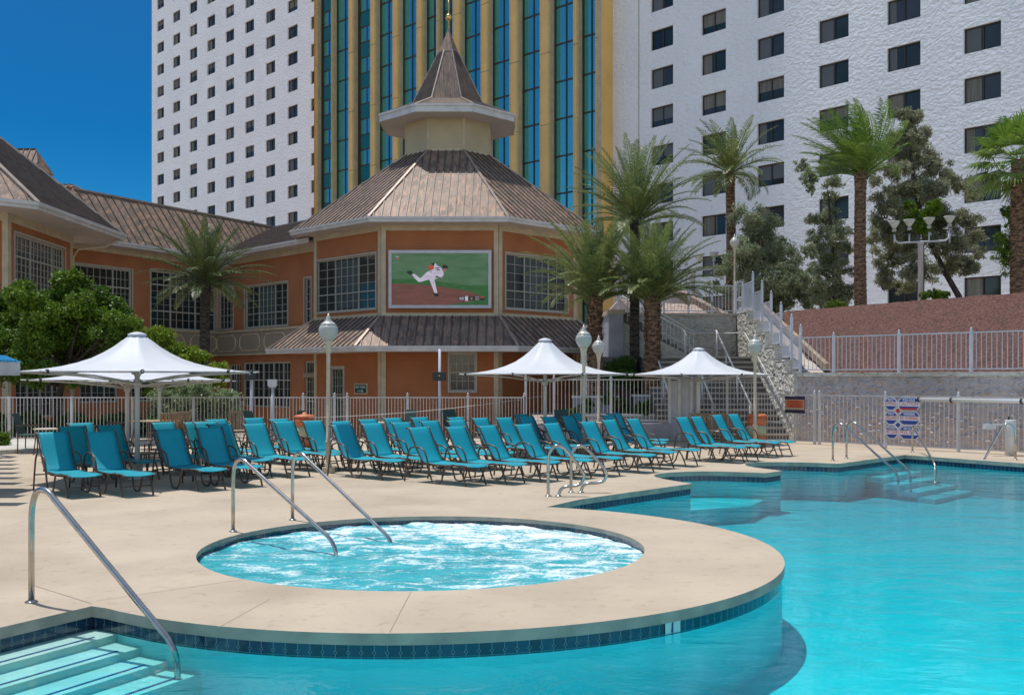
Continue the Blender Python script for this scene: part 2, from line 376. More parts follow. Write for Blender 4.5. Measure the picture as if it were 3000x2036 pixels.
def tilemat(name, pitch, ztop, h):
    """navy waterline tiles: light joints, a row of small dark diamonds with pale edges"""
    m = mat(name, (.008,.035,.09), .12, spec=.7); n, l = nodes(m); b = n['Principled BSDF']
    uv = n.new('ShaderNodeUVMap'); sp = n.new('ShaderNodeSeparateXYZ'); l.new(uv.outputs[0], sp.inputs[0])
    def M(op, a, c=None, c2=None):
        q = n.new('ShaderNodeMath'); q.operation = op
        for i, x in enumerate((a, c, c2)):
            if x is None: continue
            if isinstance(x, (int, float)): q.inputs[i].default_value = x
            else: l.new(x, q.inputs[i])
        return q.outputs[0]
    u = M('MULTIPLY', sp.outputs[0], 1/pitch); fu = M('FRACT', u)
    du = M('MULTIPLY', M('ABSOLUTE', M('SUBTRACT', fu, .5)), pitch)          # metres from tile centre
    joint = M('GREATER_THAN', du, pitch/2 - .0016)
    v = M('SUBTRACT', ztop, sp.outputs[1])                                      # metres below top
    du2 = M('SUBTRACT', pitch/2, du)                                            # distance from joint line
    dia = M('ADD', du2, M('ABSOLUTE', M('SUBTRACT', v, h*.62)))
    indi = M('LESS_THAN', dia, .012); edge = M('MULTIPLY', M('LESS_THAN', dia, .0155), M('GREATER_THAN', dia, .012))
    line = M('MAXIMUM', edge, M('MULTIPLY', joint, M('GREATER_THAN', dia, .0155)))
    line = M('MAXIMUM', line, M('LESS_THAN', M('ABSOLUTE', M('SUBTRACT', v, h*.93)), .0016))
    fl = n.new('ShaderNodeMath'); fl.operation = 'FLOOR'; l.new(u, fl.inputs[0])
    wn = n.new('ShaderNodeTexWhiteNoise'); wn.noise_dimensions = '1D'; l.new(fl.outputs[0], wn.inputs['W'])
    c = n.new('ShaderNodeMix'); c.data_type = 'RGBA'; l.new(wn.outputs[0], c.inputs[0])
    c.inputs[6].default_value = (.003,.018,.045,1); c.inputs[7].default_value = (.007,.042,.09,1)
    c1 = n.new('ShaderNodeMix'); c1.data_type = 'RGBA'; l.new(indi, c1.inputs[0]); l.new(c.outputs[2], c1.inputs[6]); c1.inputs[7].default_value = (.003,.01,.03,1)
    c2 = n.new('ShaderNodeMix'); c2.data_type = 'RGBA'; l.new(line, c2.inputs[0]); l.new(c1.outputs[2], c2.inputs[6]); c2.inputs[7].default_value = (.17,.26,.28,1)
    l.new(c2.outputs[2], b.inputs['Base Color']); return m
M_tiles = tilemat('waterline_tiles', .093, -.085, .10)
M_tiles2 = tilemat('spa_waterline_tiles', .093, -.05, .09)

sheet('ground', [[(-3000,-3000),(3000,-3000),(3000,3000),(1.0,3000),(1.0,30.3),(-80,30.3),(-80,3000),(-3000,3000)], [(-29,-9),(39,-9),(39,29),(-29,29)]], -.03, M_ground)
sheet('pool_deck', [[(-32,-12),(42,-12),(42,30.4),(-32,30.4)], POOL, SPA], 0, M_deck)
sheet('sunken_walk', [[(-81,30),(1.1,30),(1.1,3000),(-81,3000)]], -1.65, M_ground)
bb = MB(); bb.face([(-80,30.3,-1.65),(1,30.3,-1.65),(1,30.3,0),(-80,30.3,0)]); bb.face([(1,30.3,-1.65),(1,300,-1.65),(1,300,0),(1,30.3,0)]); bb.build('deck_edge_wall', M_cope, kind='structure')
EDGE = offs(POOL, -.025); TIL = POOL; 
strip('pool_coping', EDGE, -.085, 0.0, M_cope)
b = MB()                                    # coping top lip and underside close the small overhang
n = len(POOL)
for i in range(n):
    j = (i+1) % n
    b.face([(*POOL[i],0),(*POOL[j],0),(*EDGE[j],0),(*EDGE[i],0)]); b.face([(*POOL[i],-.085),(*POOL[j],-.085),(*EDGE[j],-.085),(*EDGE[i],-.085)])
b.build('pool_coping_lip', M_deck, kind='structure', fixn=False)
strip('pool_tile_band', TIL, -.19, -.085, M_tiles)
strip('pool_wall', TIL, -1.0, -.19, M_plaster)
sheet('pool_floor', [offs(POOL, .3)], -.80, M_plaster)

# water body: tinted volume plus mirror-like rippled surface
def watermat(name, absorb, dens, rip=((2.2,.25,.02),(9,.2,.004)), foam=None, tint=(.93,.985,.99)):
    m = bpy.data.materials.new(name); m.use_nodes = True; n, l = nodes(m); n.clear()
    o = n.new('ShaderNodeOutputMaterial'); tr = n.new('ShaderNodeBsdfTransparent'); tr.inputs[0].default_value = (*tint, 1)
    gl = n.new('ShaderNodeBsdfGlossy'); gl.inputs['Roughness'].default_value = .03; gl.inputs[0].default_value = (1,1,1,1)
    fr = n.new('ShaderNodeFresnel'); fr.inputs['IOR'].default_value = 1.27
    mx = n.new('ShaderNodeMixShader'); tc = n.new('ShaderNodeTexCoord'); prev = None
    for sc, st, ds in rip:
        mp = n.new('ShaderNodeMapping'); mp.inputs['Scale'].default_value = (1,1.6,1); l.new(tc.outputs['Object'], mp.inputs[0])
        t = n.new('ShaderNodeTexNoise'); t.inputs['Scale'].default_value = sc; t.inputs['Detail'].default_value = 3; t.inputs['Distortion'].default_value = .5
        l.new(mp.outputs[0], t.inputs['Vector'])
        bp = n.new('ShaderNodeBump'); bp.inputs['Strength'].default_value = st; bp.inputs['Distance'].default_value = ds
        l.new(t.outputs[0], bp.inputs['Height'])
        if prev: l.new(prev, bp.inputs['Normal'])
        prev = bp.outputs[0]
    l.new(prev, gl.inputs['Normal']); l.new(prev, fr.inputs['Normal'])
    l.new(fr.outputs[0], mx.inputs[0]); l.new(tr.outputs[0], mx.inputs[1]); l.new(gl.outputs[0], mx.inputs[2])
    fin = mx.outputs[0]
    if foam:                       # aerated water scatters light: mostly milky turquoise with a mirror film
        td = n.new('ShaderNodeBsdfDiffuse'); tn = n.new('ShaderNodeTexNoise'); tn.inputs['Scale'].default_value = 2.2; tn.inputs['Detail'].default_value = 8; l.new(tc.outputs['Object'], tn.inputs['Vector'])
        cm = n.new('ShaderNodeMixRGB'); l.new(tn.outputs[0], cm.inputs[0]); cm.inputs[1].default_value = (.015,.27,.34,1); cm.inputs[2].default_value = (.06,.50,.56,1); l.new(cm.outputs[0], td.inputs[0])
        m0 = n.new('ShaderNodeMixShader'); l.new(fr.outputs[0], m0.inputs[0]); l.new(td.outputs[0], m0.inputs[1]); l.new(gl.outputs[0], m0.inputs[2]); fin = m0.outputs[0]
        wp = n.new('ShaderNodeTexNoise'); wp.inputs['Scale'].default_value = 1.6; wp.inputs['Detail'].default_value = 3
        l.new(tc.outputs['Object'], wp.inputs['Vector'])
        ad = n.new('ShaderNodeMixRGB'); ad.inputs[0].default_value = .32; l.new(tc.outputs['Object'], ad.inputs[1]); l.new(wp.outputs['Color'], ad.inputs[2])
        mp = n.new('ShaderNodeMapping'); mp.inputs['Scale'].default_value = (1.0,1.9,1); l.new(ad.outputs[0], mp.inputs[0])
        t = n.new('ShaderNodeTexNoise'); t.inputs['Scale'].default_value = foam[0]; t.inputs['Detail'].default_value = 12; t.inputs['Roughness'].default_value = .66; t.inputs['Distortion'].default_value = .9
        l.new(mp.outputs[0], t.inputs['Vector'])
        sx = n.new('ShaderNodeSeparateXYZ'); l.new(tc.outputs['Object'], sx.inputs[0])   # jets churn hardest at the far rim and right side
        cx = n.new('ShaderNodeMapRange'); cx.inputs[1].default_value = 10.2; cx.inputs[2].default_value = 13.2; cx.inputs[3].default_value = -.03; cx.inputs[4].default_value = .10; l.new(sx.outputs[1], cx.inputs[0])
        dx = n.new('ShaderNodeMapRange'); dx.inputs[1].default_value = -3; dx.inputs[2].default_value = 1.4; dx.inputs[3].default_value = -.04; dx.inputs[4].default_value = .07; l.new(sx.outputs[0], dx.inputs[0])
        s1 = n.new('ShaderNodeMath'); l.new(t.outputs[0], s1.inputs[0]); l.new(cx.outputs[0], s1.inputs[1])
        s2 = n.new('ShaderNodeMath'); l.new(s1.outputs[0], s2.inputs[0]); l.new(dx.outputs[0], s2.inputs[1])
        fn = n.new('ShaderNodeTexNoise'); fn.inputs['Scale'].default_value = 30; fn.inputs['Detail'].default_value = 6; fn.inputs['Roughness'].default_value = .8; l.new(tc.outputs['Object'], fn.inputs['Vector'])
        fs = n.new('ShaderNodeMath'); fs.operation = 'MULTIPLY_ADD'; l.new(fn.outputs[0], fs.inputs[0]); fs.inputs[1].default_value = .55; fs.inputs[2].default_value = -.275
        s3 = n.new('ShaderNodeMath'); l.new(s2.outputs[0], s3.inputs[0]); l.new(fs.outputs[0], s3.inputs[1]); s2 = s3
        r = n.new('ShaderNodeMapRange'); r.inputs[1].default_value = foam[1]; r.inputs[2].default_value = foam[2]; r.inputs[4].default_value = .95; l.new(s2.outputs[0], r.inputs[0])
        df = n.new('ShaderNodeBsdfPrincipled'); df.inputs['Base Color'].default_value = (.80,.88,.90,1); df.inputs['Roughness'].default_value = .5
        bp = n.new('ShaderNodeBump'); bp.inputs['Strength'].default_value = .6; bp.inputs['Distance'].default_value = .06; l.new(t.outputs[0], bp.inputs['Height']); l.new(bp.outputs[0], df.inputs['Normal'])
        m2 = n.new('ShaderNodeMixShader'); l.new(r.outputs[0], m2.inputs[0]); l.new(fin, m2.inputs[1]); l.new(df.outputs[0], m2.inputs[2]); fin = m2.outputs[0]
    l.new(fin, o.inputs['Surface'])
    if foam: return m
    if dens:
        va = n.new('ShaderNodeVolumeAbsorption'); va.inputs[0].default_value = (*absorb, 1); va.inputs['Density'].default_value = dens
        l.new(va.outputs[0], o.inputs['Volume'])
    return m
M_water = watermat('pool_water', (.0,.90,.925), 1.25, rip=((1.1,.45,.06),(5,.35,.014),(16,.25,.004)))
M_spaw = watermat('spa_water', (.05,.80,.88), 1.3, rip=((3,.35,.03),(14,.3,.008)), foam=(3.4,.50,.66))
def waterbody(name, poly, z, zb, m):
    b = MB(); flat = [Vector((p[0],p[1],z)) for p in poly]
    for t in tessellate_polygon([flat]): b.face([flat[k] for k in t]); b.face([flat[k] - Vector((0,0,z-zb)) for k in t])
    for i in range(len(poly)):
        j = (i+1) % len(poly); b.face([flat[i], flat[j], flat[j]-Vector((0,0,z-zb)), flat[i]-Vector((0,0,z-zb))])
    return b.build(name, m, kind='structure')
waterbody('pool_water', offs(POOL, .05), WZ, -1.2, M_water)

# spa basin and churning water
SPE = [(-.94+(p[0]+.94)*.99, 11+(p[1]-11)*.99) for p in SPA]
strip('spa_coping', SPE, -.05, 0, M_cope)
b = MB()
for i in range(72):
    j = (i+1)%72; b.face([(*SPA[i],0),(*SPE[i],0),(*SPE[j],0),(*SPA[j],0)]); b.face([(*SPA[i],-.05),(*SPE[i],-.05),(*SPE[j],-.05),(*SPA[j],-.05)])
b.build('spa_coping_lip', M_deck, kind='structure', fixn=False)
strip('spa_tile_band', SPA, -.16, -.05, M_tiles2); strip('spa_wall', SPA, -.9, -.16, M_plaster)
sheet('spa_floor', [[(-.94+(p[0]+.94)*1.05, 11+(p[1]-11)*1.05) for p in SPA]], -.75, M_plaster)
def spawater():
    v = []; f = []; nr = 90; na = 240; zc = -.105
    for i in range(nr+1):
        r = 2.40*(i/nr)**.8
        for j in range(na):
            a = 2*math.pi*j/na; x = -.94 + r*math.cos(a); y = 11 + r*math.sin(a)
            k = .5 + .5*max(0, min(1, (y-10.4)/2.6))
            p = Vector((x*1.3, y*1.9, 0))
            h = noise.fractal(p*1.1, .8, 2.1, 5)*.028*k + abs(noise.noise(p*3.5))*.022*k
            if y > 12.4: h += max(0, noise.noise(Vector((x*5, y*5, 3))))**2*.05*(y-12.4)
            v.append((x, y, zc + h))
    for i in range(nr):
        for j in range(na):
            k = (j+1)%na; f.append((i*na+j, (i+1)*na+j, (i+1)*na+k, i*na+k))
    nb = len(v); v += [(x, y, -.85) for (x, y, z) in v[-na:]]
    for j in range(na): k = (j+1)%na; f.append((nr*na+j, nb+j, nb+k, nr*na+k))
    f.append(tuple(nb+j for j in range(na)))
    me = bpy.data.meshes.new('spa_water'); me.from_pydata(v, [], f); me.polygons.foreach_set('use_smooth', [True]*len(f)); me.materials.append(M_spaw)
    bm = bmesh.new(); bm.from_mesh(me); bmesh.ops.remove_doubles(bm, verts=bm.verts, dist=1e-5); bmesh.ops.recalc_face_normals(bm, faces=bm.faces); bm.to_mesh(me); bm.free()
    o = bpy.data.objects.new('spa_water', me); C.objects.link(o); o['kind'] = 'structure'
spawater()

# entry steps at lower left, each tread with a navy line
PD = Vector((.879, -.477)); c0v = Vector((c0.x, c0.y)); LD = Vector((.477, .879))
steps = [(.00,.30,-.19), (.30,.60,-.25), (.60,.90,-.31), (.90,1.20,-.37)]
b = MB(); nv = MB()
for (d0, d1, z) in steps:
    def q(d, s, zz): v_ = c0v + PD*d + LD*s; return (v_.x, v_.y, zz)
    # right end meets the round wall
    def send(d):
        p = c0v + PD*d - RC; B = p.dot(LD); Cc = p.length_squared - (RR-.005)**2
        D = B*B - Cc; return (-B - math.sqrt(D)) if D > 0 else 0
    e0, e1 = send(d0) if d0 > 0 else 0.0, send(d1)
    b.hexa([q(d0,-8,-.85),q(d1,-8,-.85),q(d1,e1,-.85),q(d0,e0,-.85),q(d0,-8,z),q(d1,-8,z),q(d1,e1,z),q(d0,e0,z)])
    m0, m1 = d1-.085, d1-.06
    nv.hexa([q(m0,-7.5,z-.01),q(m1,-7.5,z-.01),q(m1,send(m1)-.17,z-.01),q(m0,send(m0)-.17,z-.01),q(m0,-7.5,z+.004),q(m1,-7.5,z+.004),q(m1,send(m1)-.17,z+.004),q(m0,send(m0)-.17,z+.004)])
b.build('pool_entry_steps', M_step, kind='structure'); nv.build('step_edge_lines', M_navy, kind='structure')
# far corner steps (pale underwater treads)
cc = Vector(g2(2650,1332)); b = MB(); nv = MB()
l1 = (Vector(g2(2455,1357.5)) - cc).normalized(); l2 = d
for k, z in enumerate((-.36,-.48,-.60,-.70)):
    r_ = .9 + .45*k
    w_ = .45 + .42*k; pts = [cc - l2*.0, cc + l1*2.1, cc + l1*2.1 + l2*w_, cc + l2*w_]
    b.prism([tuple(p) for p in pts], -.85, z)
b.build('corner_entry_steps', M_plaster, kind='structure')
# underwater bench in the small cove and shallow ledge
b = MB()
cv = [Vector(g2(px,py)) for px,py in ((1912,1392),(1934,1386),(1984,1382),(2061,1380),(2165,1382),(2240,1385),(2200,1400),(2090,1406),(2023,1410))]
b.prism([tuple(p) for p in cv], -.85, -.50); b.build('cove_bench', M_plaster, kind='structure')

# control joints cut in the deck
b = MB(); jm = mat('joint_groove', (.30,.25,.21), .9)
def joint(p, q, wd=.006):
    p, q = Vector(p), Vector(q); t = (q-p).normalized(); n_ = Vector((-t.y,t.x))*wd/2
    b.face([(p.x-n_.x,p.y-n_.y,.003),(q.x-n_.x,q.y-n_.y,.003),(q.x+n_.x,q.y+n_.y,.003),(p.x+n_.x,p.y+n_.y,.003)])
joint(g2(1142,1851), g2(1204,1733)); joint(g2(100,1715), g2(268,1768)); joint(g2(280,1760), g2(760,1690))
joint(g2(640,1838), g2(790,1755), .004); joint(g2(0,1560), g2(600,1480), .004); joint(g2(1180,1444), g2(560,1475), .004)
b.build('deck_joints', jm, kind='structure', fixn=False)
# depth markers on the tile band: white squares with a dark numeral
def marker(px, py, sz, chars, lab):
    p = G(px, py, -.10); a = math.atan2(p.y-RC.y, p.x-RC.x)
    onring = abs((Vector((p.x,p.y))-RC).length-RR) < .6
    if onring: c = RC + Vector((math.cos(a), math.sin(a)))*(RR+.004); nrm = Vector((math.cos(a), math.sin(a), 0))
    else: c = Vector((p.x, p.y)); nrm = Vector((0,-1,0))
    t = Vector((-nrm.y, nrm.x, 0)); b = MB(); c3 = Vector((c.x, c.y, 0))
    if t.x < 0: t = -t
    for i in range(2):
        o_ = t*((i-.5)*sz*1.15)
        b.hexa([c3+o_+t*x*sz/2+nrm*y+Vector((0,0,z)) for z in (-.175,-.088) for (x,y) in ((-1,.0),(1,.0),(1,.004),(-1,.004))])
    r = root('depth_marker', (c.x, c.y, -.17), world=True); tag(r, lab, 'depth marker', 'depth markers on the waterline tiles')
    b.build('marker_tile', M_step, r)
    k = MB(); o_ = -t*(.12*sz)
    k.hexa([c3+o_+t*x+nrm*y+Vector((0,0,z))+t*((z+.13)*.1) for z in (-.168,-.095) for (x,y) in ((-.007,.004),(.007,.004),(.007,.007),(-.007,.007))])
    k.build('numeral', M_navy, r)
marker(1990, 1830, .075, '1', 'pale depth marker tiles with a dark stroke on the round island wall')
# ------------------------------------------------------------ walls with real openings
class Wall:
    def __init__(s, A, B):
        s.A = Vector(A); s.B = Vector(B); s.L = (s.B-s.A).length; s.d = (s.B-s.A)/s.L; s.n = Vector((s.d.y, -s.d.x))
    def F(s, u, z, o=0.0): p = s.A + s.d*u + s.n*o; return (p.x, p.y, z)
    def u(s, px): k = (px-1500)/3000; return (k*s.A.y - s.A.x)/(s.d.x - k*s.d.y)
    def z(s, px, py): Y = (s.A + s.d*s.u(px)).y; return 1.8 + (1107-py)/3000*Y
    def rect(s, px0, px1, py0, py1): return (s.u(px0), s.u(px1), s.z(px0, py1), s.z(px0, py0))
def wallmesh(W, z0, z1, ops, m, parent, name='wall', dep=.14, u0=0, u1=None, o=0):
    b = MB(); u1 = W.L if u1 is None else u1
    us = sorted({u0, u1, *[v for q in ops for v in q[:2]]}); zs = sorted({z0, z1, *[v for q in ops for v in q[2:4]]})
    us = [x for x in us if u0 <= x <= u1]; zs = [x for x in zs if z0 <= x <= z1]
    for i in range(len(us)-1):
        for j in range(len(zs)-1):
            cu, cz = (us[i]+us[i+1])/2, (zs[j]+zs[j+1])/2
            if any(q[0] < cu < q[1] and q[2] < cz < q[3] for q in ops): continue
            b.face([W.F(us[i],zs[j],o), W.F(us[i+1],zs[j],o), W.F(us[i+1],zs[j+1],o), W.F(us[i],zs[j+1],o)])
    for q in ops:
        a, c, e, f = max(q[0],u0), min(q[1],u1), max(q[2],z0), min(q[3],z1)
        b.face([W.F(a,e,o),W.F(a,f,o),W.F(a,f,o-dep),W.F(a,e,o-dep)]); b.face([W.F(c,e,o),W.F(c,f,o),W.F(c,f,o-dep),W.F(c,e,o-dep)])
        b.face([W.F(a,e,o),W.F(c,e,o),W.F(c,e,o-dep),W.F(a,e,o-dep)]); b.face([W.F(a,f,o),W.F(c,f,o),W.F(c,f,o-dep),W.F(a,f,o-dep)])
    return b.build(name, m, parent, fixn=False)
def window(W, q, parent, cols, rows, mun=None, fw=.07, dep=.14, fm=None, gm_=None, trim=0, label=None, name='window', blind=None):
    """frame with thick mullions at fractions cols/rows, thin muntin grid mun=(list per col of counts, list per row of counts)"""
    a, c, e, f = q; b = MB(); F = W.F; o1 = -dep+.07; o0 = -dep-.02
    b.fbox(F,a,a+fw,e,f,o0,o1); b.fbox(F,c-fw,c,e,f,o0,o1); b.fbox(F,a+fw,c-fw,e,e+fw,o0,o1); b.fbox(F,a+fw,c-fw,f-fw,f,o0,o1)
    if trim:
        t = trim
        b.fbox(F,a-t,a-.002,e-t,f+t,-.02,.045); b.fbox(F,c+.002,c+t,e-t,f+t,-.02,.045); b.fbox(F,a-.002,c+.002,f+.002,f+t,-.02,.043); b.fbox(F,a-.002,c+.002,e-t,e-.002,-.02,.06)
    xs = [a+fw] + [a+(c-a)*k for k in cols] + [c-fw]; zs = [e+fw] + [e+(f-e)*k for k in rows] + [f-fw]
    mw = fw*.75
    for x in xs[1:-1]: b.fbox(F,x-mw/2,x+mw/2,e+fw,f-fw,o0,o1-.01)
    for z in zs[1:-1]: b.fbox(F,a+fw,c-fw,z-mw/2,z+mw/2,o0,o1-.013)
    if mun:
        for i, k in enumerate(mun[0]):
            for t in range(1, k): x = xs[i]+(xs[i+1]-xs[i])*t/k; b.fbox(F,x-.011,x+.011,e+fw,f-fw,o0,o1-.04)
        for i, k in enumerate(mun[1]):
            for t in range(1, k): z = zs[i]+(zs[i+1]-zs[i])*t/k; b.fbox(F,a+fw,c-fw,z-.011,z+.011,o0,o1-.043)
    w_ = b.build(name, fm or M_wframe, parent)
    if label: w_['label'] = label
    g = MB(); g.fbox(F, a+.01, c-.01, e+.01, f-.01, -dep-.05, -dep-.015); p = g.build('pane', gm_ or M_glassd, w_)
    if blind:
        g = MB()
        for (x0, x1, z0, z1) in blind: g.fbox(F, a+(c-a)*x0, a+(c-a)*x1, e+(f-e)*z0, e+(f-e)*z1, -dep-.012, -dep-.004)
        g.build('blind', M_tealblind, w_)
    return w_
def roof_facet(b, rb, e0, e1, r1, r0, sp=.42, rh=.05, rw=.05):
    """sheet e0-e1 (eave) to r0-r1 (ridge) into b, raised seams into rb"""
    e0, e1, r0, r1 = map(Vector, (e0, e1, r0, r1)); pts = [e0, e1, r1] + ([r0] if (r0-r1).length > 1e-3 else [])
    b.face(pts); x = (e1-e0).normalized(); nn = x.cross((r0+r1)/2-e0).normalized(); y = nn.cross(x)
    if nn.z < 0: nn = -nn
    T = lambda p: ((p-e0).dot(x), (p-e0).dot(y))
    poly = [T(p) for p in pts]; u0 = min(p[0] for p in poly); u1 = max(p[0] for p in poly)
    k = math.floor((u1-u0)/sp); s = (u1-u0-(k-1)*sp)/2 if k > 1 else (u1-u0)/2
    for i in range(max(k,1)):
        u = u0 + s + i*sp; hits = []
        for a, c in zip(poly, poly[1:]+poly[:1]):
            if (a[0]-u)*(c[0]-u) < 0: t = (u-a[0])/(c[0]-a[0]); hits.append(a[1]+(c[1]-a[1])*t)
        if len(hits) < 2 or max(hits)-min(hits) < .15: continue
        p = e0 + x*u + y*min(hits) + nn*rh/2; q = e0 + x*u + y*max(hits) + nn*rh/2
        rb.beam(p, q, rw, rh, nn)
    return nn
def octa(c, w, z, a0=0):
    """corner list of an octagon with side w, first corner = front left, going to the right (counter-clockwise seen from above)"""
    R_ = w/2/math.sin(math.pi/8); return [Vector((c[0]+R_*math.cos(-math.pi/2-math.pi/8+a0+k*math.pi/4), c[1]+R_*math.sin(-math.pi/2-math.pi/8+a0+k*math.pi/4), z)) for k in range(8)]

# ------------------------------------------------------------ orange pool building with the octagonal tower
OC = (-3.8, 61.4)
HB = root('orange_pool_building', (OC[0], OC[1], 0), world=True)
tag(HB, 'two storey orange clapboard building with an octagonal tower, spire and brown metal roofs', 'building')
oc = octa(OC, 6.16, 0); Wf = Wall(oc[0].xy, oc[1].xy); Wl = Wall(oc[7].xy, oc[0].xy); Wr = Wall(oc[1].xy, oc[2].xy); Wrr = Wall(oc[2].xy, oc[3].xy); Wll = Wall(oc[6].xy, oc[7].xy)
ZT, ZM = 9.9, 5.05
# upper windows
qL = (Wl.u(925), Wl.u(1102), 0, 0); 
zl0, zl1 = Wl.z(928, 917), Wl.z(928, 766)
qL = (Wl.u(927), Wl.u(1101), zl0, zl1)
zr0, zr1 = Wr.z(1482, 903), Wr.z(1482, 742)
qR = (Wr.u(1482), Wr.u(1662), zr0, zr1)
qG = Wf.rect(1317, 1393, 1036, 1145); qG = (qG[0], qG[1], qG[2], qG[3])
qD = Wl.rect(968, 1007, 1078, 1280)
for W, ops in ((Wf, [qG]), (Wl, [qL, qD]), (Wr, [qR]), (Wrr, []), (Wll, [])):
    wallmesh(W, -1.7, ZT, ops, M_clap, HB)
window(Wl, qL, HB, [.31,.70], [.33], ([2,4,2],[2,4]), trim=.08, gm_=M_glassd, blind=[(.33,.68,.05,.95)], label='tall gridded corner window left of the big screen')
window(Wr, qR, HB, [.31,.70], [.33], ([2,4,2],[2,4]), trim=.08, gm_=M_glassd, blind=[(.33,.68,.05,.95)], label='gridded window right of the big screen behind the palm')
window(Wf, qG, HB, [], [.5], ([4],[2,2]), trim=.09, gm_=M_glassg, label='small gridded ground floor window under the lower roof')
window(Wl, qD, HB, [], [.62], ([5],[1,3]), trim=.1, name='door', label='dark doorway with a gridded fanlight')
b = MB()                                     # corner boards, base band, frieze
for W in (Wl, Wf, Wr, Wrr):
    b.fbox(W.F, 0.0, .24, -1.7, ZT-.35, .0, .06); b.fbox(W.F, W.L-.24, W.L, -1.7, ZT-.35, .0, .06)
    b.fbox(W.F, 0, W.L, ZT-.35, ZT+.2, .0, .075); b.fbox(W.F, -.02, W.L+.02, ZM-.02, ZM+.17, 0, .10)
b.build('trim_boards', M_trim, HB)
# lower roof skirt
def skirt(e, r, idx, parent, name, sp=.45, fascia=.24, soffit=True, inner=None):
    b = MB(); rb = MB(); hps = []; fb = MB(); sf = MB(); idx = list(idx)
    for k in idx:
        e0, e1, r0, r1 = e[k], e[(k+1)%8], r[k], r[(k+1)%8]
        roof_facet(b, rb, e0, e1, r1, r0, sp)
        q_ = MB(); q_.beam(e1+Vector((0,0,.04)), r1+Vector((0,0,.04)), .16, .07); hps.append(q_)
        if k == idx[0] and len(idx) < 8: q_ = MB(); q_.beam(e0+Vector((0,0,.04)), r0+Vector((0,0,.04)), .16, .07); hps.append(q_)
        W = Wall(e0.xy, e1.xy); z = e0.z
        fb.fbox(W.F, -.03, W.L+.03, z-fascia, z+.015, 0.0, .05); fb.fbox(W.F, -.05, W.L+.05, z-.08, z+.03, .051, .12)
        if soffit: q = inner or r; sf.face([(e0.x,e0.y,z-fascia+.02),(e1.x,e1.y,z-fascia+.02),(q[(k+1)%8].x,q[(k+1)%8].y,z-fascia+.02),(q[k].x,q[k].y,z-fascia+.02)])
    o = b.build(name, M_roof, parent, fixn=False); rb.build('seams', M_rib, o); [q_.build('hip_cap', M_cap, o) for q_ in hps]; fb.build('gutter', M_fascia, o)
    if soffit: sf.build('soffit', M_soffit, o, fixn=False)
    return o
in616 = octa(OC, 6.10, 0)
skirt(octa(OC, 6.16+2*2.46*.4142, 3.38), octa(OC, 6.16+.1, ZM), [7,0,1], HB, 'lower_roof', inner=in616)
main = skirt(octa(OC, 6.16+2*1.23*.4142, 10.07), octa(OC, 2.06, 14.88), [6,7,0,1,2,3,4,5], HB, 'tower_roof', sp=.42, inner=in616)
dr = octa(OC, 2.06, 14.6); b = MB()
for k in range(8): b.face([dr[k], dr[(k+1)%8], dr[(k+1)%8]+Vector((0,0,2.6)), dr[k]+Vector((0,0,2.6))])
dm = b.build('cupola', M_clapc, HB); b = MB()
for k in range(8):
    W = Wall(dr[k].xy, dr[(k+1)%8].xy); b.fbox(W.F, -.01, .07, 14.7, 16.9, 0, .03); b.fbox(W.F, W.L-.07, W.L+.01, 14.7, 16.9, 0, .03); b.fbox(W.F, .07, W.L-.07, 14.75, 14.98, 0, .028)
b.build('cupola_trim', M_trim, dm)
cap = skirt(octa(OC, 3.22, 17.15), octa(OC, 1.70, 18.0), range(8), HB, 'cupola_roof', sp=.11, fascia=.42, inner=octa(OC, 2.06, 0))
sp0, sp1, sp2 = octa(OC, 1.70, 18.02), octa(OC, .46, 21.25), octa(OC, .50, 21.2)
b = MB(); rb = MB(); hp = MB(); Z = Vector((0,0,1))
for k in range(8):
    roof_facet(b, rb, sp0[k], sp0[(k+1)%8], sp1[(k+1)%8], sp1[k], .1, .03, .03); hp.beam(sp0[k]+Z*.02, sp1[k]+Z*.02, .07, .07)
spire = b.build('spire', M_roof, HB, fixn=False); rb.build('seams', M_rib, spire); hp.build('hip_cap', M_cap, spire)
b = MB(); tip = Vector((*OC, 22.75))
for k in range(8): b.face([sp2[k], sp2[(k+1)%8], tip]); b.face([sp2[k], sp2[(k+1)%8], Vector((*OC, 21.2))])
b.build('spire_tip', M_roof, spire)
b = MB(); b.tube([(*OC, 22.6), (*OC, 24.6)], .035, 8); b.lathe([(.0,-.2),(.1,-.18),(.17,-.1),(.19,0),(.17,.1),(.1,.18),(.0,.2)], (*OC, 23.4), 16); b.lathe([(.01,0),(.05,.06),(.01,.12)], (*OC, 23.68), 10)
b.build('finial', M_rod, HB)
b = MB()                                     # recessed eave downlights
for px, py in ((990,672),(1287,654),(1500,667),(928,690)):
    Y = 53.3 if px in (1287,1500) else 56.5; p = P(px, py, Y); b.lathe([(.13,0),(.13,.02),(.09,.03)], (p.x, p.y, 9.80), 12)
b.build('eave_downlight', M_fascia, HB)

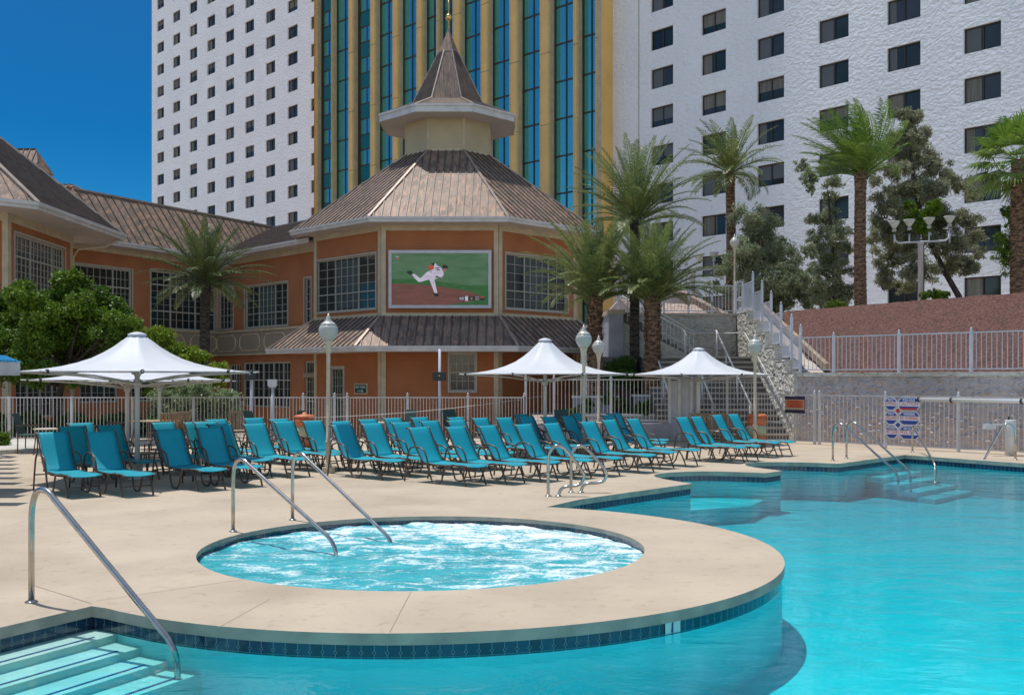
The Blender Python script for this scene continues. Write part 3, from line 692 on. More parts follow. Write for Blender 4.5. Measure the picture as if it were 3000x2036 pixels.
# wings on the left, eave height 9.7
A0 = Vector((-11.2,59.4)); A1 = P(637, 0, 68.4).xy; B1 = Vector((-25.05,58.35)); C1 = Vector((-23.9,55.6)); C2 = Vector((-23.45,47.6)); C3 = Vector((-28.6,42.4))
WA = Wall(A1, A0); WB = Wall(B1, A1); WC = Wall(C2, C1); WD = Wall(C3, C2)
w3 = WA.rect(640,683,846,966); w4 = WA.rect(718,843,842,961); w5 = WA.rect(893,912,816,949)
wg = WA.rect(672,705,1068,1190); wg2 = WA.rect(712,850,1062,1190); wdr = WA.rect(893,925,1058,1270)
wallmesh(WA, -1.7, 9.6, [w3,w4,w5,wg,wg2,wdr], M_clap, HB)
w1 = WB.rect(216,386,772,905); w1 = (w1[0], w1[1], w1[2]-.9, w1[3]); w2 = WB.rect(442,634,790,962)
gz = (0.35, 2.9); gl1 = (.5, WB.u(345), *gz); gl2 = (WB.u(385), WB.L-.6, *gz)
wallmesh(WB, -1.7, 9.6, [w1,w2,gl1,gl2], M_clap, HB)
qC = (WC.u(43), WC.u(190), 4.9, 8.65); gc = (.9, WC.L-.9, -.2, 2.9)
wallmesh(WC, -1.7, 9.5, [qC, gc], M_clap, HB); window(WC, gc, HB, [.25,.5,.75], [.6], ([2]*4,[3,2]), fw=.1); wallmesh(WD, -1.7, 9.5, [], M_clap, HB)
window(WA, w3, HB, [], [.33], ([4],[2,4]), trim=.08); window(WA, w4, HB, [.31,.69], [.33], ([2,4,2],[2,4]), trim=.08, blind=[(.34,.67,.05,.95)])
window(WA, w5, HB, [], [.33], ([2],[2,4]), trim=.08); window(WA, wg, HB, [.5], [.6], ([2,2],[3,2]), fw=.09); window(WA, wg2, HB, [.2,.42,.64,.84], [.6], ([2]*5,[3,2]), fw=.1)
window(WA, wdr, HB, [], [.45], ([4],[4,4]), fw=.1, name='door')
window(WB, w1, HB, [.68], [.27,.68], ([6,4],[2,4,2]), fw=.1, trim=.08); window(WB, w2, HB, [.30,.68,.99], [.31,.76], ([3,4,3,1],[2,4,2]), fw=.11, trim=.08)
window(WB, gl1, HB, [.33,.66], [.6], ([2,2,2],[3,2]), fw=.1); window(WB, gl2, HB, [.25,.5,.75], [.6], ([2,2,2,2],[3,2]), fw=.1)
window(WC, qC, HB, [.33,.76], [.25,.72], ([4,6,4],[2,5,3]), fw=.09, trim=.1, gm_=M_glassg, label='large gridded window on the projecting left corner')
b = MB()
for W, z in ((WA, 9.6), (WB, 9.6), (WC, 9.5), (WD, 9.5)):
    b.fbox(W.F, 0, W.L, z-.42, z+.1, 0, .07)
for W in (WC, WD): b.fbox(W.F, 0, .26, -1.7, 9.1, 0, .06); b.fbox(W.F, W.L-.26, W.L, -1.7, 9.1, 0, .06)
b.build('trim_boards', M_trim, HB)
# projecting taupe band with framed panels
b = MB(); t = MB(); zb0, zb1 = 3.35, 4.75
for W in (WA, WB):
    b.fbox(W.F, 0, W.L, zb0, zb1, .0, .18); t.fbox(W.F, 0, W.L, zb1, zb1+.12, .0, .24); t.fbox(W.F, 0, W.L, zb0-.1, zb0, 0, .22)
    k = int(W.L/2.55); s = W.L/k
    for i in range(k):
        u0, u1 = i*s+.28, (i+1)*s-.28; z0, z1 = zb0+.2, zb1-.2; c = .3
        pts = [(u0+c,z0),(u1-c,z0),(u1-c*.3,z0+c*.7),(u1,z0+c),(u1,z1-c),(u1-c*.3,z1-c*.7),(u1-c,z1),(u0+c,z1),(u0+c*.3,z1-c*.7),(u0,z1-c),(u0,z0+c),(u0+c*.3,z0+c*.7)]
        t.tube([W.F(x,z,.19) for x, z in pts+pts[:1]], .045, 6, False)
bd = b.build('panel_band', M_greytrim, HB); t.build('panel_moulding', M_trim, bd)
# roofs of the wings
def eave(W, z, d0, m=True): return [Vector(W.F(0, z, d0)), Vector(W.F(W.L, z, d0))]
b = MB(); rb = MB(); hp = MB(); fb = MB(); sf = MB()
nB = 1.0
def meet(W1, W2, d):       # intersection of the two offset eave lines
    p, q = W1.A + W1.n*d, W2.A + W2.n*d; r_, s_ = W1.d, W2.d; w_ = q-p; t_ = (w_.x*s_.y-w_.y*s_.x)/(r_.x*s_.y-r_.y*s_.x)
    return p + r_*t_
EC = meet(WB, WA, nB); ez = 9.75
eB0 = Vector((*(WB.A + WB.n*nB - WB.d*1.5), ez)); eAB = Vector((*EC, ez)); eA1 = Vector((*(WA.B + WA.n*nB + WA.d*2.5), ez))
rB0 = P(176, 549, 60.0); rv = P(805, 663, 75.5); rA1 = P(930, 640, 72); rB0.z = rv.z = rA1.z = 12.9; eAB.z = ez
rB0 = rv - Vector((*WB.d,0))*17.5; rA1 = rv + Vector((*WA.d,0))*6.5; eB0 = eAB - Vector((*WB.d,0))*13.5; eA1 = eAB + Vector((*WA.d,0))*11.5
roof_facet(b, rb, eB0, eAB, rv, rB0, .62, .05, .05); roof_facet(b, rb, eAB, eA1, rA1, rv, .45)
hp.beam(rB0, rv, .2, .1); hp.beam(rv, rA1, .2, .1)
for p, q in ((eB0, eAB), (eAB, eA1)):
    W = Wall(p.xy, q.xy); fb.fbox(W.F, -.02, W.L+.02, ez-.24, ez+.02, 0, .05); fb.fbox(W.F, -.02, W.L+.02, ez-.1, ez+.03, .051, .13)
    sf.face([W.F(0,ez-.22,0), W.F(W.L,ez-.22,0), W.F(W.L,ez-.22,-1.3), W.F(0,ez-.22,-1.3)])
wr = b.build('wing_roof', M_roof, HB, fixn=False); rb.build('seams', M_rib, wr); hp.build('ridge_cap', M_cap, wr); fb.build('gutter', M_fascia, wr); sf.build('soffit', M_soffit, wr, fixn=False)
# hipped roof on the projecting corner
ez = 9.75; E1 = P(303, 656, 54.6); E2 = Vector((-21.6, 46.6, ez)); E3 = Vector((-27.8, 40.4, ez)); E1 = Vector((-21.6, 57.0, ez))
E4 = Vector((-36, 40.4, ez)); T0 = Vector((-31, 51, 17.6)); T1 = Vector((-31, 53.5, 17.6))
b = MB(); rb = MB(); hp = MB(); fb = MB(); sf = MB()
E1.z = E2.z = E3.z = ez
E0 = Vector((-24.5, 60, ez))
roof_facet(b, rb, E2, E1, T1, T0, .33); roof_facet(b, rb, E3, E2, T0, T0, .62); roof_facet(b, rb, E4, E3, T0, T0, .5); roof_facet(b, rb, E1, E0, T1, T1, .4)
caps_ = []
for p in (E1, E2, E3): q_ = MB(); q_.beam(p+Z*.05, (T0 if p != E1 else T1)+Z*.05, .26, .1); caps_.append(q_)
for p, q in ((E4,E3),(E3,E2),(E2,E1),(E1,E0)):
    W = Wall(p.xy, q.xy); fb.fbox(W.F, -.03, W.L+.03, ez-.3, ez+.02, 0, .05); fb.fbox(W.F, -.03, W.L+.03, ez-.13, ez+.03, .051, .16)
sf.face([(p.x,p.y,ez-.28) for p in (E4,E3,E2,E1,E0,Vector((-36,60,0)))])
hr = b.build('corner_roof', M_roof, HB, fixn=False); rb.build('seams', M_rib, hr); [q_.build('hip_cap', M_cap, hr) for q_ in caps_]; fb.build('gutter', M_fascia, hr); sf.build('soffit', M_soffit, hr, fixn=False)
dp = MB(); dp.tube([(-21.75,56.6,ez-.3),(-22.3,56.2,ez-.75),(-23.6,55.75,ez-.95),(-23.85,55.7,ez-1.4),(-23.85,55.7,.1)], .06, 8); dp.build('downpipe', M_trim, HB)
# two louvred roof vents
def vent(px0, px1, py0, py1, Y):
    a = P(px0, py0, Y); c = P(px1, py0, Y); h = (py1-py0)/3000*Y; b = MB(); rb = MB(); dpt = 1.4
    e0 = Vector((a.x-.3, Y-1.0, a.z-h)); e1 = Vector((c.x+.6, Y-1.0, a.z-h)); r0 = Vector((a.x-.3, Y, a.z)); r1 = Vector((c.x, Y, a.z))
    k0 = Vector((a.x-.3, Y+1, a.z-h)); k1 = Vector((c.x+.6, Y+1, a.z-h))
    roof_facet(b, rb, e0, e1, r1, r0, .35); b.face([k0, k1, r1, r0]); b.face([e1, k1, r1]); b.face([e0,k0,r0]); rb.beam(r0, r1, .12, .06)
    o = b.build('roof_vent', M_roof, HB, fixn=False); rb.build('seams', M_rib, o)
vent(40, 106, 437, 505, 58); vent(172, 215, 541, 556, 63)
b = MB(); b.box(-60,-34,62,90,-.03,8); b.build('rear_block', M_stucco, HB)
# door plaque
b = MB(); q = WA.rect(892,924,1093,1106); b.fbox(WA.F, q[0], q[1], q[2], q[3], .05, .1); b.build('door_plaque', M_greytrim, HB)

# directional sign on the wall
def text(name, s, size, F0, parent, m, ext=.004, ax='CENTER', wmax=None):
    """flat lettering laid on a plane; F0 = (origin, xdir, updir)"""
    cu = bpy.data.curves.new(name, 'FONT'); cu.body = s; cu.size = size; cu.align_x = ax; cu.align_y = 'CENTER'; cu.extrude = ext; cu.offset = size*.015
    o = bpy.data.objects.new('tmp', cu); C.objects.link(o); dg = bpy.context.evaluated_depsgraph_get(); me = bpy.data.meshes.new_from_object(o.evaluated_get(dg))
    bpy.data.objects.remove(o); og, xd, ud = map(Vector, F0); nd = xd.cross(ud)
    wd = max(v.co.x for v in me.vertices) - min(v.co.x for v in me.vertices); sx = min(1, wmax/wd) if wmax else 1
    for v in me.vertices: v.co = og + xd*v.co.x*sx + ud*v.co.y + nd*v.co.z
    me.materials.clear(); me.materials.append(m); q = bpy.data.objects.new(name, me); C.objects.link(q); setpar(q, parent) if parent else None; ALL.append(q); return q
q = Wl.rect(1040, 1078, 1123, 1154); r = root('direction_sign', Wl.F((q[0]+q[1])/2, q[2], .1), world=True); tag(r, 'small dark green sign with a pale arrow on the orange wall beside the dark doorway', 'sign')
M_sgreen = mat('sign_green', (.006,.055,.05), .4); M_spale = mat('sign_pale', (.45,.58,.55), .5); M_red = mat('sign_red', (.42,.03,.02), .5); M_sblue = mat('sign_blue', (.015,.05,.26), .5); M_swhite = mat('sign_white', (.75,.75,.76), .5); M_sorange = mat('sign_orange', (.48,.10,.03), .5); M_sandy = mat('sign_sand', (.42,.32,.20), .5); M_snight = mat('sign_night', (.025,.015,.05), .5)
b = MB(); b.fbox(Wl.F, q[0], q[1], q[2], q[3], .002, .06); b.build('frame', M_trim, r)
b = MB(); b.fbox(Wl.F, q[0]+.08, q[1]-.08, q[2]+.07, q[3]-.07, .061, .075); b.build('panel', M_sgreen, r)
ctr = Vector(Wl.F((q[0]+q[1])/2, q[2]+(q[3]-q[2])*.64, .08)); xd = Vector((*Wl.d, 0)); ww = q[1]-q[0]
text('lettering', 'WEST TOWER', .2, (ctr, xd, Z), r, M_spale, wmax=ww*.78)
b = MB(); s_ = (q[0]+q[1])/2; zz = q[2]+(q[3]-q[2])*.3; b.fbox(Wl.F, s_-.26, s_+.14, zz-.022, zz+.022, .076, .082); b.ext([Wl.F(s_+.12,zz-.08,.076),Wl.F(s_+.28,zz,.076),Wl.F(s_+.12,zz+.08,.076)], Wl.n.to_3d()*.006); b.build('arrow', M_spale, r)

# ------------------------------------------------------------ video screen
q = Wf.rect(1140, 1440, 735, 904); r = root('video_screen', Wf.F((q[0]+q[1])/2, q[2], .1), world=True); tag(r, 'large outdoor screen in a white frame showing a baseball pitcher in mid throw', 'screen')
def emis(name, c1, c2=None, st=1.0, sc=3, stretch=(1,1,3)):
    m = mat(name, (0.02,0.02,0.02), .5, col2=(0.02,0.02,0.02)); n, l = nodes(m); bb = n['Principled BSDF']; bb.inputs['Emission Strength'].default_value = st
    for x in list(bb.inputs['Base Color'].links): l.remove(x)
    bb.inputs['Base Color'].default_value = (.01,.01,.01,1); bb.inputs['Emission Color'].default_value = (*c1, 1)
    if c2:
        tc = n.new('ShaderNodeTexCoord'); mp = n.new('ShaderNodeMapping'); mp.inputs['Scale'].default_value = stretch; t = n.new('ShaderNodeTexNoise'); t.inputs['Scale'].default_value = sc; t.inputs['Detail'].default_value = 6
        l.new(tc.outputs['Object'], mp.inputs[0]); l.new(mp.outputs[0], t.inputs['Vector']); mr = n.new('ShaderNodeMapRange'); mr.inputs[1].default_value = .38; mr.inputs[2].default_value = .62; l.new(t.outputs[0], mr.inputs[0])
        mx = n.new('ShaderNodeMix'); mx.data_type = 'RGBA'; l.new(mr.outputs[0], mx.inputs[0]); mx.inputs[6].default_value = (*c1,1); mx.inputs[7].default_value = (*c2,1); l.new(mx.outputs[2], bb.inputs['Emission Color'])
    return m
E_ = .62
eg = emis('screen_turf', (.05,.13,.055), (.085,.17,.09), E_, .9, (1,1,4)); eg2 = emis('screen_grass', (.02,.095,.02), (.03,.12,.025), E_); ed = emis('screen_dirt', (.17,.062,.045), (.125,.048,.034), E_, 1.5, (1,1,5))
ew = emis('screen_white', (.50,.46,.58), (.60,.57,.68), E_, 2); ek = emis('screen_black', (.012,.01,.015), None, E_); eo = emis('screen_glove', (.45,.06,.03), None, E_); es = emis('screen_skin', (.30,.13,.10), None, E_); ey = emis('screen_yellow', (.25,.25,.05), None, E_)
b = MB(); fw_ = .16; F = Wf.F
b.fbox(F,q[0],q[0]+fw_,q[2],q[3],.062,.30); b.fbox(F,q[1]-fw_,q[1],q[2],q[3],.062,.30); b.fbox(F,q[0]+fw_,q[1]-fw_,q[2],q[2]+fw_,.062,.298); b.fbox(F,q[0]+fw_,q[1]-fw_,q[3]-fw_,q[3],.062,.298)
b.build('frame', M_railp, r)
sx0, sx1, sz0, sz1 = q[0]+fw_, q[1]-fw_, q[2]+fw_, q[3]-fw_
b = MB(); b.fbox(F, sx0, sx1, sz0, sz1, .07, .20); scr = b.build('display', eg, r)
def SP(x, y): return (sx0+(x-285)/(1925-285)*(sx1-sx0), sz1-(y-248)/(1135-248)*(sz1-sz0))     # coordinates of the zoomed crop
def flat(pts, m, name, lay):
    b = MB(); o = .201+lay*.004; b.ext([F(*SP(x,y), o) for x, y in pts], Wf.n.to_3d()*.003); return b.build(name, m, scr)
flat([(285,690),(700,690),(1100,730),(1500,790),(1925,790),(1925,1135),(285,1135)], eg2, 'grass_picture', 0)
mound = [(285,768)]+[(600+620*math.sin(t)*1.0+ (t*330), 770+ (1-math.cos(t))*165) for t in [i*.13 for i in range(1,13)]]+[(1790,985),(1720,1035),(1600,1075),(1400,1105),(1180,1135),(285,1135)]
flat([(285,765),(600,770),(900,790),(1200,828),(1450,868),(1620,905),(1740,950),(1790,990),(1750,1030),(1620,1070),(1400,1105),(1180,1135),(285,1135)], ed, 'mound_picture', 1)
flat([(630,610),(665,595),(770,675),(880,570),(960,535),(1060,520),(1120,600),(1050,680),(1010,690),(900,700),(800,730),(745,740),(690,690)], ew, 'player_trousers', 2)
flat([(915,680),(1000,650),(1028,780),(1060,925),(1015,930),(960,790)], ew, 'player_leg', 2)
flat([(1000,500),(1010,430),(1030,415),(1060,460),(1120,490),(1160,560),(1165,620),(1130,660),(1080,650),(990,620),(960,560)], ew, 'player_shirt', 3)
flat([(540,570),(560,548),(620,548),(640,570),(625,605),(600,620),(570,600)], ek, 'player_shoe', 3); flat([(985,930),(1050,925),(1085,960),(1080,985),(1010,980)], ek, 'player_shoe', 3)
flat([(905,460),(950,440),(1000,470),(1000,510),(960,535),(915,525)], eo, 'player_glove', 4); flat([(955,425),(985,410),(1015,425),(1005,450),(970,450)], ek, 'player_hand', 5)
flat([(1155,500),(1215,505),(1222,540),(1190,565),(1165,550)], es, 'player_face', 3); flat([(1140,490),(1150,455),(1190,440),(1220,460),(1250,505),(1215,508),(1160,503)], ek, 'player_cap', 4)
flat([(1020,645),(1070,630),(1075,655),(1035,668)], ek, 'player_belt', 4); flat([(935,560),(960,556),(955,575),(940,576)], ek, 'player_belt', 4)
flat([(1020,495),(1095,490),(1095,505),(1025,515)], ek, 'shirt_lettering', 4); flat([(1045,525),(1110,518),(1112,532),(1050,545)], ek, 'shirt_lettering', 4)
flat([(1415,985),(1530,985),(1530,1058),(1415,1058)], ek, 'score_panel', 2); flat([(1530,980),(1580,980),(1580,1062),(1530,1062)], ew, 'score_panel', 2); flat([(1580,985),(1860,985),(1860,1050),(1580,1050)], ek, 'score_panel', 2)
flat([(1640,1000),(1665,1020),(1640,1042),(1615,1020)], ey, 'score_diamond', 3); flat([(1780,990),(1855,990),(1855,1010),(1780,1010)], eo, 'score_panel', 3)
for y in (1000,1028): flat([(1430,y),(1515,y),(1515,y+12),(1430,y+12)], ew, 'score_line', 3)
for y in (995,1030): flat([(1700,y),(1770,y),(1770,y+9),(1700,y+9)], ew, 'score_line', 3)
flat([(350,300),(410,300),(410,308),(350,308)], ew, 'corner_mark', 2); flat([(362,325),(405,325),(408,355),(362,355)], es, 'corner_mark', 2)

# ------------------------------------------------------------ towers
M_glassb.node_tree.nodes['Principled BSDF'].inputs['Metallic'].default_value = .85
T0_ = Vector((.6965,-.7176))
# left white tower
WLt = Wall(Vector((-44.6,128.7)) - T0_*1.5, Vector((-23.4,106.7)) + T0_*9)
WT1 = root('white_hotel_tower', (*((WLt.A+WLt.B)/2), 0), world=True); tag(WT1, 'far white rough stucco hotel tower with rows of small square dark windows', 'hotel tower')
pit = 30.55/7; ops = []
for c_ in range(9):
    u = 1.5 + c_*pit
    for k in range(-7, 14):
        z = 45.2 - 2.75*k
        if z < 8 or z > 66: continue
        ops.append((u, u+1.9, z, z+1.28))
wallmesh(WLt, -.03, 84, ops, M_wtower, WT1, dep=.25)
b = MB(); bk = WLt
b.face([bk.F(0,-.03,0),bk.F(0,84,0),bk.F(0,84,-16),bk.F(0,-.03,-16)]); b.face([bk.F(bk.L,-.03,0),bk.F(bk.L,84,0),bk.F(bk.L,84,-16),bk.F(bk.L,-.03,-16)]); b.face([bk.F(0,84,0),bk.F(bk.L,84,0),bk.F(bk.L,84,-16),bk.F(0,84,-16)]); b.face([bk.F(0,-.03,-16),bk.F(bk.L,-.03,-16),bk.F(bk.L,84,-16),bk.F(0,84,-16)])
b.build('side_walls', M_wtower, WT1, fixn=False)
def simplewin(W, q, parent, dep, rr, gm_=M_glassg):
    a, c, e, f = q; b = MB(); F = W.F; fw = .07
    b.fbox(F,a,a+fw,e,f,-dep-.01,-dep+.06); b.fbox(F,c-fw,c,e,f,-dep-.01,-dep+.06); b.fbox(F,a+fw,c-fw,e,e+fw,-dep-.01,-dep+.06); b.fbox(F,a+fw,c-fw,f-fw,f,-dep-.01,-dep+.06)
    m_ = (a+c)/2; b.fbox(F,m_-.04,m_+.04,e+fw,f-fw,-dep-.01,-dep+.05)
    w_ = b.build('window', M_wfr2, parent, fixn=False)
    g = MB(); g.fbox(F,a,c,e,f,-dep-.06,-dep-.02); g.build('pane', gm_, w_, fixn=False)
    g = MB(); k = rr.random(); o0, o1 = -dep-.018, -dep-.006
    if k < .55:
        x = a + (c-a)*rr.uniform(.22,.6); g.fbox(F,a+fw,x,e+fw,f-fw,o0,o1)
    elif k < .8: g.fbox(F,a+fw,c-fw,e+(f-e)*rr.uniform(.3,.6),f-fw,o0,o1)
    else: g.fbox(F,a+fw,m_-.1,e+fw,f-fw,o0,o1)
    if rr.random() < .85: g.build('curtain', M_curtain if rr.random() < .6 else M_curt2, w_, fixn=False)
M_wfr2 = mat('dark_bronze_frame', (.035,.028,.022), .5); M_curt2 = mat('pale_curtain', (.12,.13,.14), .9)
rr = random.Random(5)
vis = []
for q in ops:
    p = WLt.F(q[0], (q[2]+q[3])/2); py = 1107-(p[2]-1.8)*3000/p[1]; px = 1500+p[0]*3000/p[1]
    if -40 < py < 700 and px < 935: vis.append((q, py < max(0, 560+ (px-440)*.22)))
vis.sort(key=lambda t: -t[1]); n_ = 0; rest = MB()
for q, v in vis:
    n_ += 1
    if n_ <= 100: simplewin(WLt, q, WT1, .22, rr)
restq = [q for q in ops if q not in [t[0] for t in vis[:100]]]
for q in restq: rest.fbox(WLt.F, q[0], q[1], q[2], q[3], -.3, -.24)
o = rest.build('windows', M_glassg, WT1, fixn=False); o['kind'] = 'stuff'
# right white tower
A_ = Vector((10,73.7)); t5 = Vector((15.1,-16.8)).normalized(); WRt = Wall(A_ - t5*5.2, A_ + t5*38)
WT2 = root('white_hotel_wing', (*((WRt.A+WRt.B)/2), 0), world=True); tag(WT2, 'near white stucco hotel wing with wide bronze framed windows rising behind the palms', 'hotel tower')
ops = []
for c_ in range(8):
    u = 5.2 + c_*4.517
    for k in range(-8, 7):
        z = 19.75 - 2.76*k
        ops.append((u, u+2.03, z, z+1.41))
wallmesh(WRt, -.03, 62, ops, M_wtower, WT2, dep=.3)
b = MB(); bk = WRt
b.face([bk.F(bk.L,-.03,0),bk.F(bk.L,62,0),bk.F(bk.L,62,-18),bk.F(bk.L,-.03,-18)]); b.face([bk.F(0,62,0),bk.F(bk.L,62,0),bk.F(bk.L,62,-18),bk.F(0,62,-18)]); b.face([bk.F(0,-.03,-18),bk.F(bk.L,-.03,-18),bk.F(bk.L,62,-18),bk.F(0,62,-18)]); b.face([bk.F(0,-.03,0),bk.F(0,62,0),bk.F(0,62,-18),bk.F(0,-.03,-18)])
b.build('side_walls', M_wtower, WT2, fixn=False)
b = MB(); uu = WRt.u(1872); b.fbox(WRt.F, uu-.02, uu+.02, 0, 61, .0, .03); b.build('control_joint', M_greytrim, WT2)
rest = MB()
for q in ops:
    p = WRt.F(q[0], (q[2]+q[3])/2); py = 1107-(p[2]-1.8)*3000/p[1]; px = 1500+p[0]*3000/p[1]
    if -70 < py < 1000 and px < 3010: simplewin(WRt, q, WT2, .2, rr, M_glassd if rr.random() < .6 else M_glassg)
    else: rest.fbox(WRt.F, q[0], q[1], q[2], q[3], -.28, -.22)
o = rest.build('windows', M_glassd, WT2, fixn=False); o['kind'] = 'stuff'
b = MB(); b.fbox(WRt.F, 0, WRt.L, 0, 5.1, .02, .5); b.build('base_plinth', M_wtower, WT2)
# gold and glass tower between them
G0 = P(920, 0, 101).xy; G1 = P(1762, 0, 75.5).xy; WG = Wall(G0, G1)
GT = root('gold_glass_tower', (*((G0+G1)/2), 0), world=True); tag(GT, 'tall tower of teal mirror glass bays between gold vertical fins', 'hotel tower')
pil = [(280,318),(385,420),(497,560),(640,705),(787,857),(945,1015),(1078,1122),(1185,1265),(1370,1450),(1560,1645),(1760,1855),(1980,2040),(2130,2167)]
pil = [(800+a/2.253, 800+c/2.253) for a, c in pil]; H = 112; PRJ = .55
us_ = []
for a, c in pil:
    # left px is the front-left arris of the fin (proud by PRJ), right px is where its side face meets the glass
    WGo = Wall(Vector(WG.F(0,0,PRJ)[:2]), Vector(WG.F(WG.L,0,PRJ)[:2])); us_.append((WGo.u(a), WG.u(c)))
for i, (u0, u1) in enumerate(us_):
    b = MB(); b.fbox(WG.F, u0, u1, 0, H, -.3, PRJ); o = b.build('gold_fin', M_gold, GT)
    b = MB(); b.fbox(WG.F, u1+.002, u1+.05, 0, H, .05, .42); 
    for z in np.arange(6, 40, .21): b.fbox(WG.F, u1-.12, u1-.04, z, z+.1, PRJ, PRJ+.05); b.fbox(WG.F, u0+.04, u0+.12, z, z+.1, PRJ, PRJ+.05)
    b.build('bulb_strip', M_trim, o, fixn=False)
    jb = MB()
    for z in np.arange(10.2, 42, 5.5): jb.fbox(WG.F, u0-.004, u1+.004, z, z+.035, -.1, PRJ+.004)
    jb.build('panel_joint', M_wfr2, o, fixn=False)
for i in range(len(us_)-1):
    u0, u1 = us_[i][1], us_[i+1][0]
    b = MB(); b.fbox(WG.F, u0, u1, 0, H, -.35, -.1); o = b.build('glass_bay', M_glassb, GT)
    mb = MB(); m_ = (u0+u1)/2; off = .0
    if i in (0, 2):
        tb = MB()
        for k in range(40):
            z = 1.6+k*2.86; tb.fbox(WG.F, u0, u1, z+1.45, z+2.86, -.1, -.085); mb.fbox(WG.F, u0, u1, z-.05, z+.05, -.1, -.05); mb.fbox(WG.F, u0, u1, z+1.40, z+1.50, -.1, -.05); mb.fbox(WG.F, m_-.04, m_+.04, z, z+1.45, -.1, -.06)
        tb.build('spandrel_bands', M_glasst, o, kind='stuff')
        mb.fbox(WG.F, u0, u0+.28, 0, H, -.1, -.02)
    else:
        mb.fbox(WG.F, m_-.05, m_+.05, 0, H, -.1, -.04); mb.fbox(WG.F, u1-.18, u1, 0, H, -.1, -.03); mb.fbox(WG.F, u0, u0+.08, 0, H, -.1, -.03)
        for k in range(40):
            z = 1.6+k*2.86; mb.fbox(WG.F, u0, u1, z-.06, z+.06, -.1, -.045)
    mb.build('mullion', M_wfr2, o, fixn=False)
b = MB()
for s_ in (0, WG.L): b.face([WG.F(s_,0,0),WG.F(s_,H,0),WG.F(s_,H,-22),WG.F(s_,0,-22)])
b.face([WG.F(0,0,-22),WG.F(WG.L,0,-22),WG.F(WG.L,H,-22),WG.F(0,H,-22)]); b.face([WG.F(0,H,0),WG.F(WG.L,H,0),WG.F(WG.L,H,-22),WG.F(0,H,-22)])
b.build('rear_walls', M_gold, GT, fixn=False)
# ------------------------------------------------------------ terrace, stairs, slope on the right
TZ = 4.12
terr = [(3.2,37),(8.1,37),(8.15,36.2),(9.0,36.6),(9.4,36.1)]
cd = Vector((.69,-.72)); cr0 = Vector((9.4,36.1))
crest = [(cr0 + cd*t, 4.11+.024*t) for t in (0, 2, 4, 6, 8.2, 11, 15, 22)]
terr = [(3.8,37),(8.1,37),(8.3,36.9)] + [tuple(p) for p, z in crest] + [(60,14),(60,90),(3.6,90)]
b = MB(); vs = [Vector((p[0],p[1],4.06)) for p in terr]
for t in tessellate_polygon([vs]): b.face([vs[k] for k in t])
b.build('terrace_ground', M_ground, kind='structure', fixn=False)
b = MB()                                      # gravel slope as a bumpy grid
W0 = Vector((8.16,29.5)) + Vector((.72,.69))*.45
nx, ny = 90, 24; grid = []
for j in range(ny+1):
    row = []
    for i in range(nx+1):
        t = i/nx*24; lo = W0 + cd*(t+.35) ; hi = cr0 + cd*(t*1.02+.0); hz = 4.13+.024*t
        k = j/ny; p = lo*(1-k) + hi*k; z = 1.93*(1-k) + hz*k + .05*math.sin(k*math.pi)
        z += noise.noise(Vector((p.x*1.1, p.y*1.1, 0)))*.03 + noise.noise(Vector((p.x*6, p.y*6, 2)))*.02
        row.append((p.x, p.y, z if 0 < j < ny else z))
    grid.append(row)
for j in range(ny):
    for i in range(nx): b.face([grid[j][i],grid[j][i+1],grid[j+1][i+1],grid[j+1][i]], True)
b.build('gravel_slope', M_gravel, kind='structure')
# scattered stones on the slope
b = MB()
for k in range(0):
    t = random.uniform(0,10); v = random.uniform(.02,.98); lo = W0+cd*(t+.35); hi = cr0+cd*(t*1.02); p = lo*(1-v)+hi*v; z = 1.93*(1-v)+(4.13+.024*t)*v+.05*math.sin(v*math.pi)
    s = random.uniform(.015,.05); c = Vector((p.x,p.y,z+s*.3)); q = [c+Vector((random.uniform(-1,1),random.uniform(-1,1),random.uniform(-.3,1)))*s for _ in range(4)]
    b.face([q[0],q[1],q[2]]); b.face([q[0],q[2],q[3]]); b.face([q[0],q[1],q[3]])
pass
# retaining wall
r = root('retaining_wall', (10,27.6,0), world=True); tag(r, 'long pinkish rough stone retaining wall behind the pool fence, below the gravel slope', 'wall')
RW = Wall((8.16,29.5), tuple(Vector((8.16,29.5))+cd*24)); b = MB()
b.fbox(RW.F, 0, RW.L, -.03, 1.84, -.5, 0); b.build('wall_body', M_stonep, r); b = MB(); b.fbox(RW.F, -.05, RW.L, 1.84, 1.95, -.52, .05); b.build('coping', M_stone, r)
b = MB(); rr2 = random.Random(3)
for k in range(620):                          # knobbly projecting stones, catching the grazing sun
    u = rr2.uniform(.1, 9.5); z = rr2.uniform(.05,1.78); s = rr2.uniform(.03,.12); c = Vector(RW.F(u, z, 0)); n3 = RW.n.to_3d(); d3 = RW.d.to_3d()
    top = c + n3*s*.45 + Vector((0,0,s*.15)); ring = [c + d3*math.cos(a)*s*rr2.uniform(.8,1.4) + Z*math.sin(a)*s*rr2.uniform(.5,.8) for a in [i*math.pi/3 for i in range(6)]]
    for i in range(6): b.face([ring[i], ring[(i+1)%6], top], True)
o = b.build('projecting_stones', M_stonep, r, kind='stuff', fixn=False)
